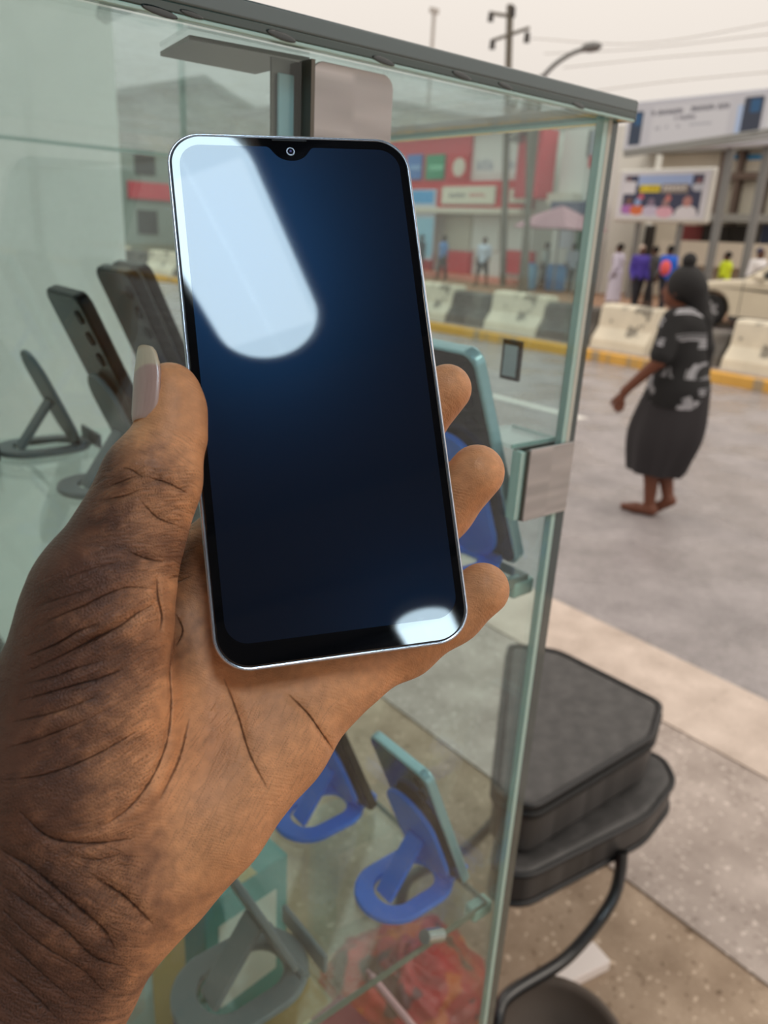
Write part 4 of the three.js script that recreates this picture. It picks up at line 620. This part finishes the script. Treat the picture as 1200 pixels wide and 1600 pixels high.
figure('person', 'person in a pale blue shirt under the right side of the parasol', gp(889, 448, 23.8), -0.3, 1.68, { shirt: '#b4c0d0', legs: '#4a4a4a', group: G1 });

{ // the woman walking down the road, seen from behind on her left
  const t = thing('person', 'woman in a black patterned blouse and dark skirt walking barefoot on the wet road', 'person', [4.365, -0.012, -2.50], 0.12);
  const sk = skinM('#6a3c28'), cell = 0.010, lo = [-0.36, -0.01, -0.42], hi = [0.36, 1.66, 0.42];
  const head = headSDF([0, 1.405, -0.075], 1.0);
  const hand = (w, dx, dz) => { // palm, four fingers, thumb
    const f = [chainSDF([[w[0], w[1], w[2], 0.021], [w[0] + dx * 0.06, w[1] - 0.065, w[2] + dz * 0.05, 0.022]], 0.01)];
    for (let i = 0; i < 4; i++) { const o = (i - 1.5) * 0.017; f.push(chainSDF([[w[0] + dx * 0.06, w[1] - 0.075, w[2] + dz * 0.05 + o, 0.0095], [w[0] + dx * 0.07, w[1] - 0.115 + Math.abs(o) * 0.5, w[2] + dz * 0.065 + o * 1.15, 0.009], [w[0] + dx * 0.03, w[1] - 0.145 + Math.abs(o) * 0.9, w[2] + dz * 0.07 + o * 1.1, 0.0075]], 0.003)); }
    f.push(chainSDF([[w[0] + dx * 0.02, w[1] - 0.03, w[2] + dz * 0.03 - 0.018, 0.012], [w[0] + dx * 0.05, w[1] - 0.07, w[2] + dz * 0.05 - 0.048, 0.010], [w[0] + dx * 0.04, w[1] - 0.095, w[2] + dz * 0.06 - 0.055, 0.009]], 0.003)); return union(f, 0.006);
  };
  const lw = [-0.245, 0.80, -0.20], rw = [0.235, 0.78, -0.06];
  const armL = [[-0.15, 1.235, -0.02, 0.052], [-0.235, 1.01, -0.02, 0.040], [...lw, 0.026]], armR = [[0.15, 1.235, -0.02, 0.052], [0.235, 1.0, 0.03, 0.040], [...rw, 0.026]];
  const legL = [[-0.075, 0.80, 0, 0.085], [-0.06, 0.44, -0.05, 0.058], [-0.045, 0.28, -0.03, 0.050], [-0.04, 0.085, -0.015, 0.034]], legR = [[0.07, 0.80, 0, 0.085], [0.06, 0.44, -0.02, 0.058], [0.04, 0.28, 0.02, 0.050], [0.03, 0.13, 0.07, 0.034]];
  const footL = union([chainSDF([[-0.04, 0.045, 0.01, 0.036], [-0.045, 0.032, -0.10, 0.032], [-0.05, 0.022, -0.18, 0.022]], 0.02)], 0.01), footR = union([chainSDF([[0.03, 0.115, 0.09, 0.036], [0.03, 0.05, 0.01, 0.032], [0.03, 0.024, -0.04, 0.022]], 0.02)], 0.01);
  const torso = chainSDF([[0, 1.16, -0.015, 0.118], [0, 1.0, 0, 0.11], [0, 0.82, 0.02, 0.145]], 0.05), neck = chainSDF([[0, 1.23, -0.03, 0.052], [0, 1.33, -0.06, 0.048]], 0.02);
  const body = union([torso, neck, head, chainSDF(armL, 0.02), chainSDF(armR, 0.02), hand(lw, 0, -0.4), hand(rw, 0, -0.2), chainSDF(legL, 0.02), chainSDF(legR, 0.02), footL, footR], 0.02);
  obj('body', meshSDF(body, lo, hi, cell, 2), sk, t);
  const print = canvasTex(512, 512, (c) => {
    c.fillStyle = '#141416'; c.fillRect(0, 0, 512, 512); c.strokeStyle = '#c4c4ca'; c.lineCap = 'round';
    for (let k = 0; k < 44; k++) { const x = rnd() * 512, y = rnd() * 512, r = 22 + rnd() * 46, a = rnd() * 6.28; for (let q = 0; q < 3; q++) { c.globalAlpha = 0.5 + 0.4 * rnd(); c.lineWidth = 4 + rnd() * 6; c.beginPath(); c.arc(x, y, r + q * 9, a, a + 1.6 + rnd()); c.stroke(); } if (k % 3 === 0) { c.globalAlpha = 0.8; c.fillStyle = '#9a9aa0'; c.beginPath(); c.ellipse(x + 20, y, 15, 12, 0, 0, 7); c.fill(); } } c.globalAlpha = 1;
  });
  print.wrapS = print.wrapT = THREE.RepeatWrapping;
  const mBlouse = std('#ffffff', 0.8, { map: print });
  const blouse = union([chainSDF([[-0.06, 1.19, -0.02, 0.095], [0.06, 1.19, -0.02, 0.095]], 0.02), chainSDF([[0, 1.17, -0.015, 0.142], [0, 1.0, 0, 0.142], [0, 0.82, 0.02, 0.176], [0, 0.74, 0.02, 0.178]], 0.05), chainSDF([[-0.14, 1.235, -0.02, 0.068], [-0.225, 1.04, -0.02, 0.066]], 0.02), chainSDF([[0.14, 1.235, -0.02, 0.068], [0.225, 1.03, 0.02, 0.066]], 0.02)], 0.05);
  obj('blouse', planarUV(meshSDF((p) => Math.max(blouse(p), 0.735 - p[1] - 0.05 * p[2], p[1] - 1.315), [-0.34, 0.68, -0.26], [0.34, 1.36, 0.28], cell, 1), 'z', 'y', 1.1), mBlouse, t).userData.label = 'black blouse with white swirls';
  const wob = (p) => 0.012 * Math.sin(Math.atan2(p[2], p[0]) * 7 + p[1] * 4) * clamp((0.9 - p[1]) * 2);
  const skirt = (p) => { const y = p[1], r = y > 0.55 ? lerp(0.205, 0.165, sstep(0, 1, (y - 0.55) / 0.35)) : lerp(0.150, 0.205, sstep(-0.35, 1, (y - 0.28) / 0.27)), cz = lerp(-0.03, 0.02, clamp((y - 0.3) / 0.5)), x = p[0] / 0.92, z = (p[2] - cz) / 1.12; return Math.max((Math.hypot(x, z) - r - wob(p)) * 0.85, 0.285 + 0.03 * p[2] - y, y - 0.86); };
  obj('skirt', meshSDF(skirt, [-0.27, 0.24, -0.32], [0.27, 0.9, 0.32], cell, 1), std('#2b282b', 0.85), t);
  const hairF = union([(p) => Math.max(ell(p, [0, 1.43, -0.045], [0.098, 0.115, 0.112]), -ell(p, [0, 1.385, -0.22], [0.09, 0.11, 0.12])), chainSDF([[0.02, 1.40, 0.01, 0.070], [0.045, 1.24, 0.07, 0.055], [0.065, 1.08, 0.115, 0.045], [0.07, 0.93, 0.135, 0.03]], 0.03)], 0.03);
  const hair = obj('hair', meshSDF(hairF, [-0.2, 0.85, -0.25], [0.2, 1.6, 0.25], cell, 1), std('#121113', 0.7), t); obj('bun', new THREE.SphereGeometry(0.042, 16, 12).scale(1, 1.1, 1).translate(0.0, 1.565, -0.05), std('#121113', 0.7), hair);
}

// ------------------------------------------------------------------ the cream car on the far carriageway
{
  const w = onY(1113, 497, 0), X = w.x - 2.4, wc = onX(1113, 473, X), z0 = wc.z;           // near side plane of the car and its front wheel
  const car = thing('car', 'cream saloon car driving in from the right edge on the far carriageway', 'car', [X + 0.88, 0.0, z0]), mBody = std('#d8cdb4', 0.28, { clearcoat: 1, clearcoatRoughness: 0.05 }), mGl = std('#2a3034', 0.05, { clearcoat: 1 }), mTyre = std('#1c1b1b', 0.85), mRim2 = std('#b9b9bc', 0.3, { metalness: 0.7 });
  car.scale.setScalar(1.13); const s = 1.0, R = 0.32, FW = 0, RW = 2.68; // wheels along +z from the front wheel; nose at -0.85
  const prof = new THREE.Shape(); prof.moveTo(-0.84, 0.30); prof.lineTo(-0.40, 0.22); prof.absarc(FW, R, 0.385, Math.PI + 0.26, -0.26, true); prof.lineTo(RW - 0.38, 0.22); prof.absarc(RW, R, 0.385, Math.PI + 0.26, -0.26, true); prof.lineTo(3.55, 0.30); prof.bezierCurveTo(3.68, 0.5, 3.66, 0.8, 3.58, 0.98); prof.bezierCurveTo(3.3, 1.02, 3.0, 1.02, 2.9, 1.02); prof.lineTo(0.55, 0.97); prof.bezierCurveTo(0.2, 0.95, -0.4, 0.88, -0.66, 0.74); prof.bezierCurveTo(-0.84, 0.64, -0.90, 0.46, -0.84, 0.30);
  obj('body', extrude(prof, 1.74, 0.09, { bevelSegments: 4 }).rotateY(-Math.PI / 2), mBody, car);
  const cab = new THREE.Shape([[0.45, 0.94], [1.15, 1.40], [1.6, 1.46], [2.3, 1.43], [3.05, 0.98]].map((p) => new THREE.Vector2(...p)));
  const top = obj('cabin', extrude(cab, 1.44, 0.1, { bevelSegments: 3 }).rotateY(-Math.PI / 2), mBody, car);
  for (const side of [-1, 1]) { for (const pts of [[[0.78, 1.0], [1.22, 1.34], [1.62, 1.38], [1.62, 1.0]], [[1.7, 1.0], [1.7, 1.38], [2.2, 1.36], [2.72, 1.0]]]) obj('side_window', extrude(new THREE.Shape(pts.map((p) => new THREE.Vector2(...p))), 0.02).rotateY(-Math.PI / 2).translate(side * 0.722, 0, 0), mGl, top); }
  obj('windscreen', box(1.2, 0.02, 0.78, 0, 0, 0).rotateX(-0.585).translate(0, 1.19, 0.785), mGl, top);
  const wheel = (z, side) => { const g = new THREE.Group(); g.name = 'wheel'; car.add(g); g.position.set(side * 0.78, R, z); obj('tyre', new THREE.TorusGeometry(R - 0.075, 0.085, 12, 32).rotateY(Math.PI / 2).scale(1.1, 1, 1), mTyre, g); obj('rim', cyl(0.225, 0.225, 0.10, 0, 0, 0, 28).rotateZ(Math.PI / 2), std('#4a4a4c', 0.4), g); const sp = []; for (let k = 0; k < 7; k++) sp.push(box(0.13, 0.20, 0.05, 0, 0.11, 0, 0.01).rotateX(k / 7 * Math.PI * 2)); obj('spokes', sp, mRim2, g); obj('rim_ring', new THREE.TorusGeometry(0.218, 0.016, 8, 32).rotateY(Math.PI / 2).translate(side * 0.055, 0, 0), mRim2, g); };
  for (const z of [FW, RW]) for (const side of [-1, 1]) wheel(z, side);
  for (const side of [-1, 1]) { obj('headlight', new THREE.SphereGeometry(0.14, 16, 10).scale(1, 0.6, 1.2).translate(side * 0.62, 0.66, -0.66), std('#c8ccd0', 0.1, { clearcoat: 1 }), car); const mr = obj('mirror', new THREE.SphereGeometry(0.12, 14, 10).scale(1, 0.75, 0.7).translate(side * 0.98, 1.03, 0.95), mBody, car); obj('mirror_stem', rod([side * 0.84, 0.98, 0.95], [side * 0.96, 1.0, 0.95], 0.03), C.dark, mr); obj('door_gap', box(0.006, 0.66, 0.012, side * 0.872, 0.62, 0.62), C.dark, car); obj('door_gap', box(0.006, 0.66, 0.012, side * 0.872, 0.62, 1.66), C.dark, car); obj('sill', span(side * 0.80, side * 0.86, 0.16, 0.26, 0.42, 2.25), C.dark, car); obj('door_handle', box(0.03, 0.03, 0.16, side * 0.88, 0.84, 1.5, 0.01), mBody, car); }
  obj('bumper_grille', box(1.1, 0.14, 0.06, 0, 0.42, -0.86, 0.03), C.dark, car); obj('number_plate', box(0.45, 0.12, 0.02, 0, 0.42, -0.90), C.white, car);
}

// ------------------------------------------------------------------ black padded chair beside the case
{
  const c0 = onY(930, 1150, 0.48), turn = 0.0, ch = thing('padded_chair', 'black vinyl padded chair with curved tubular frame beside the glass case', 'chair', [0, 0, 0]);
  const vin = dataTex(256, 256, (i, j) => { const n = fbm(i / 40, j / 40, 3, 4), v = 66 + n * 34 + (rnd() - 0.5) * 8; return [v, v * 0.97, v * 0.96]; }); vin.repeat.set(2, 2);
  const mV = std('#ffffff', 0.46, { map: vin, bumpMap: vin, bumpScale: 0.002 }), mPipe = std('#1a1a1c', 0.4), mTube = std('#19191b', 0.35, { clearcoat: 0.4 });
  // a cushion: outline points on a level, given thickness and puffed
  const cushion = (pts, y0, y1, rr) => { const s = new THREE.Shape(); const P = pts.map(([a, b, y]) => { const q = onY(a, b, y ?? y1); return [q.x, q.z]; }); const n = P.length; for (let i = 0; i < n; i++) { const p = P[i], q = P[(i + 1) % n], o = P[(i + n - 1) % n]; const t = (a, b) => { const L = Math.hypot(b[0] - a[0], b[1] - a[1]); return [a[0] + (b[0] - a[0]) / L * rr, a[1] + (b[1] - a[1]) / L * rr]; }; const A = t(p, o), B = t(p, q); if (i) s.lineTo(A[0], -A[1]); else s.moveTo(A[0], -A[1]); s.quadraticCurveTo(p[0], -p[1], B[0], -B[1]); } s.closePath(); return [extrude(s, y1 - y0, Math.min(0.02, (y1 - y0) * 0.4), { bevelSegments: 4 }).rotateX(-Math.PI / 2).translate(0, (y0 + y1) / 2, 0), s]; };
  const top = [[832, 1262], [1020, 1150], [1034, 1098], [872, 1016], [796, 1006], [772, 1236]];
  const [g1, s1] = cushion(top, 0.365, 0.50, 0.03); obj('seat_cushion', planarUV(g1, 'x', 'z', 2), mV, ch);
  const low = [[824, 1368, 0.365], [1014, 1272, 0.365], [1056, 1218, 0.365], [1036, 1180, 0.365], [812, 1112, 0.365], [768, 1356, 0.365]];
  const [g2, s2] = cushion(low, 0.275, 0.365, 0.035); obj('lower_cushion', planarUV(g2, 'x', 'z', 2), mV, ch);
  const pipe = (s, y) => tube(s.getPoints(14).map((p) => V(p.x, y, -p.y)), 0.007, 160, 6); obj('piping', pipe(s1, 0.497), mPipe, ch); obj('piping', pipe(s2, 0.358), mPipe, ch); obj('piping', pipe(s2, 0.282), mPipe, ch); obj('seam', tube(s1.getPoints(14).map((p) => V(p.x, 0.474, -p.y)), 0.010, 160, 6), std('#0c0c0d', 0.6), ch);
  const A = onY(972, 1330, 0.31), B = onY(957, 1405, 0.22), D = onY(890, 1492, 0.14), E = onY(785, 1566, 0.12), tubePts = [V(A.x, 0.31, A.z), V(lerp(A.x, B.x, 0.5) + 0.01, 0.265, lerp(A.z, B.z, 0.5)), B, D, E, E.clone().add(V(-0.03, -0.02, 0.015)), V(E.x - 0.05, 0.0, E.z + 0.02)];
  obj('leg', tube(tubePts, 0.014, 48, 10), mTube, ch);
  const back = V(0.16, 0, -0.42); obj('leg', tube(tubePts.map((p) => p.clone().add(V(0.05, 0, -0.36))), 0.014, 48, 10), mTube, ch);
  const pl = onY(893, 1508, 0.02), q = onY(930, 1490, 0.02), lab = tag(obj('white_board_piece', box(0.19, 0.03, 0.06, 0, 0, 0, 0.003).rotateY(-Math.atan2(q.z - pl.z, q.x - pl.x)).translate(pl.x, 0.003, pl.z), std('#f0e6e2', 0.6)), 'white offcut strip lying on the ground beside the chair leg', 'strip');
  const br = onY(862, 1672, 0.0), bk = thing('basin', 'dark rubber basin on the ground before the chair leg', 'basin', [br.x, 0, br.z]); obj('body', new THREE.LatheGeometry([[0, 0.004], [0.11, 0.004], [0.135, 0.09], [0.142, 0.095], [0.145, 0.105], [0.132, 0.105], [0.125, 0.09], [0.104, 0.015], [0, 0.015]].map((p) => new THREE.Vector2(...p)), 32), std('#5a4f47', 0.7), bk); bk.scale.setScalar(0.95);
}

{ // added red bag between case and chair, standing in for a reflection in the glass
  const q = onY(628, 1556, 0.12), bag = thing('reflection_bag', 'added crumpled dark red bag behind the glass, in place of a red reflection', 'bag', [q.x, -0.012, q.z]);
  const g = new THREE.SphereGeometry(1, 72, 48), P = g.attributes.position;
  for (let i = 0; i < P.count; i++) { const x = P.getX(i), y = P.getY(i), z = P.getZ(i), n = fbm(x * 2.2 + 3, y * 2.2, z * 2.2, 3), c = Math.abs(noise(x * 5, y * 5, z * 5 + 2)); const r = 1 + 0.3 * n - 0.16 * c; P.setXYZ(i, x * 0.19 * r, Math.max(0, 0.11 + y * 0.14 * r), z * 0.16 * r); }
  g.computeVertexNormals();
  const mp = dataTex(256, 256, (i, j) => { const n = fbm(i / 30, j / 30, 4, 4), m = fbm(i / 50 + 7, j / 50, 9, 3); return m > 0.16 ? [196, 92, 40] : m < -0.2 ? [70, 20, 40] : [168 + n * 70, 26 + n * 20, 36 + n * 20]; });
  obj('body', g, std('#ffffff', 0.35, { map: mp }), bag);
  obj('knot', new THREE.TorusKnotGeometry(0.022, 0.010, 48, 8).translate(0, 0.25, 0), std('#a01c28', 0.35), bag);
}

renderer.render(scene, camera);
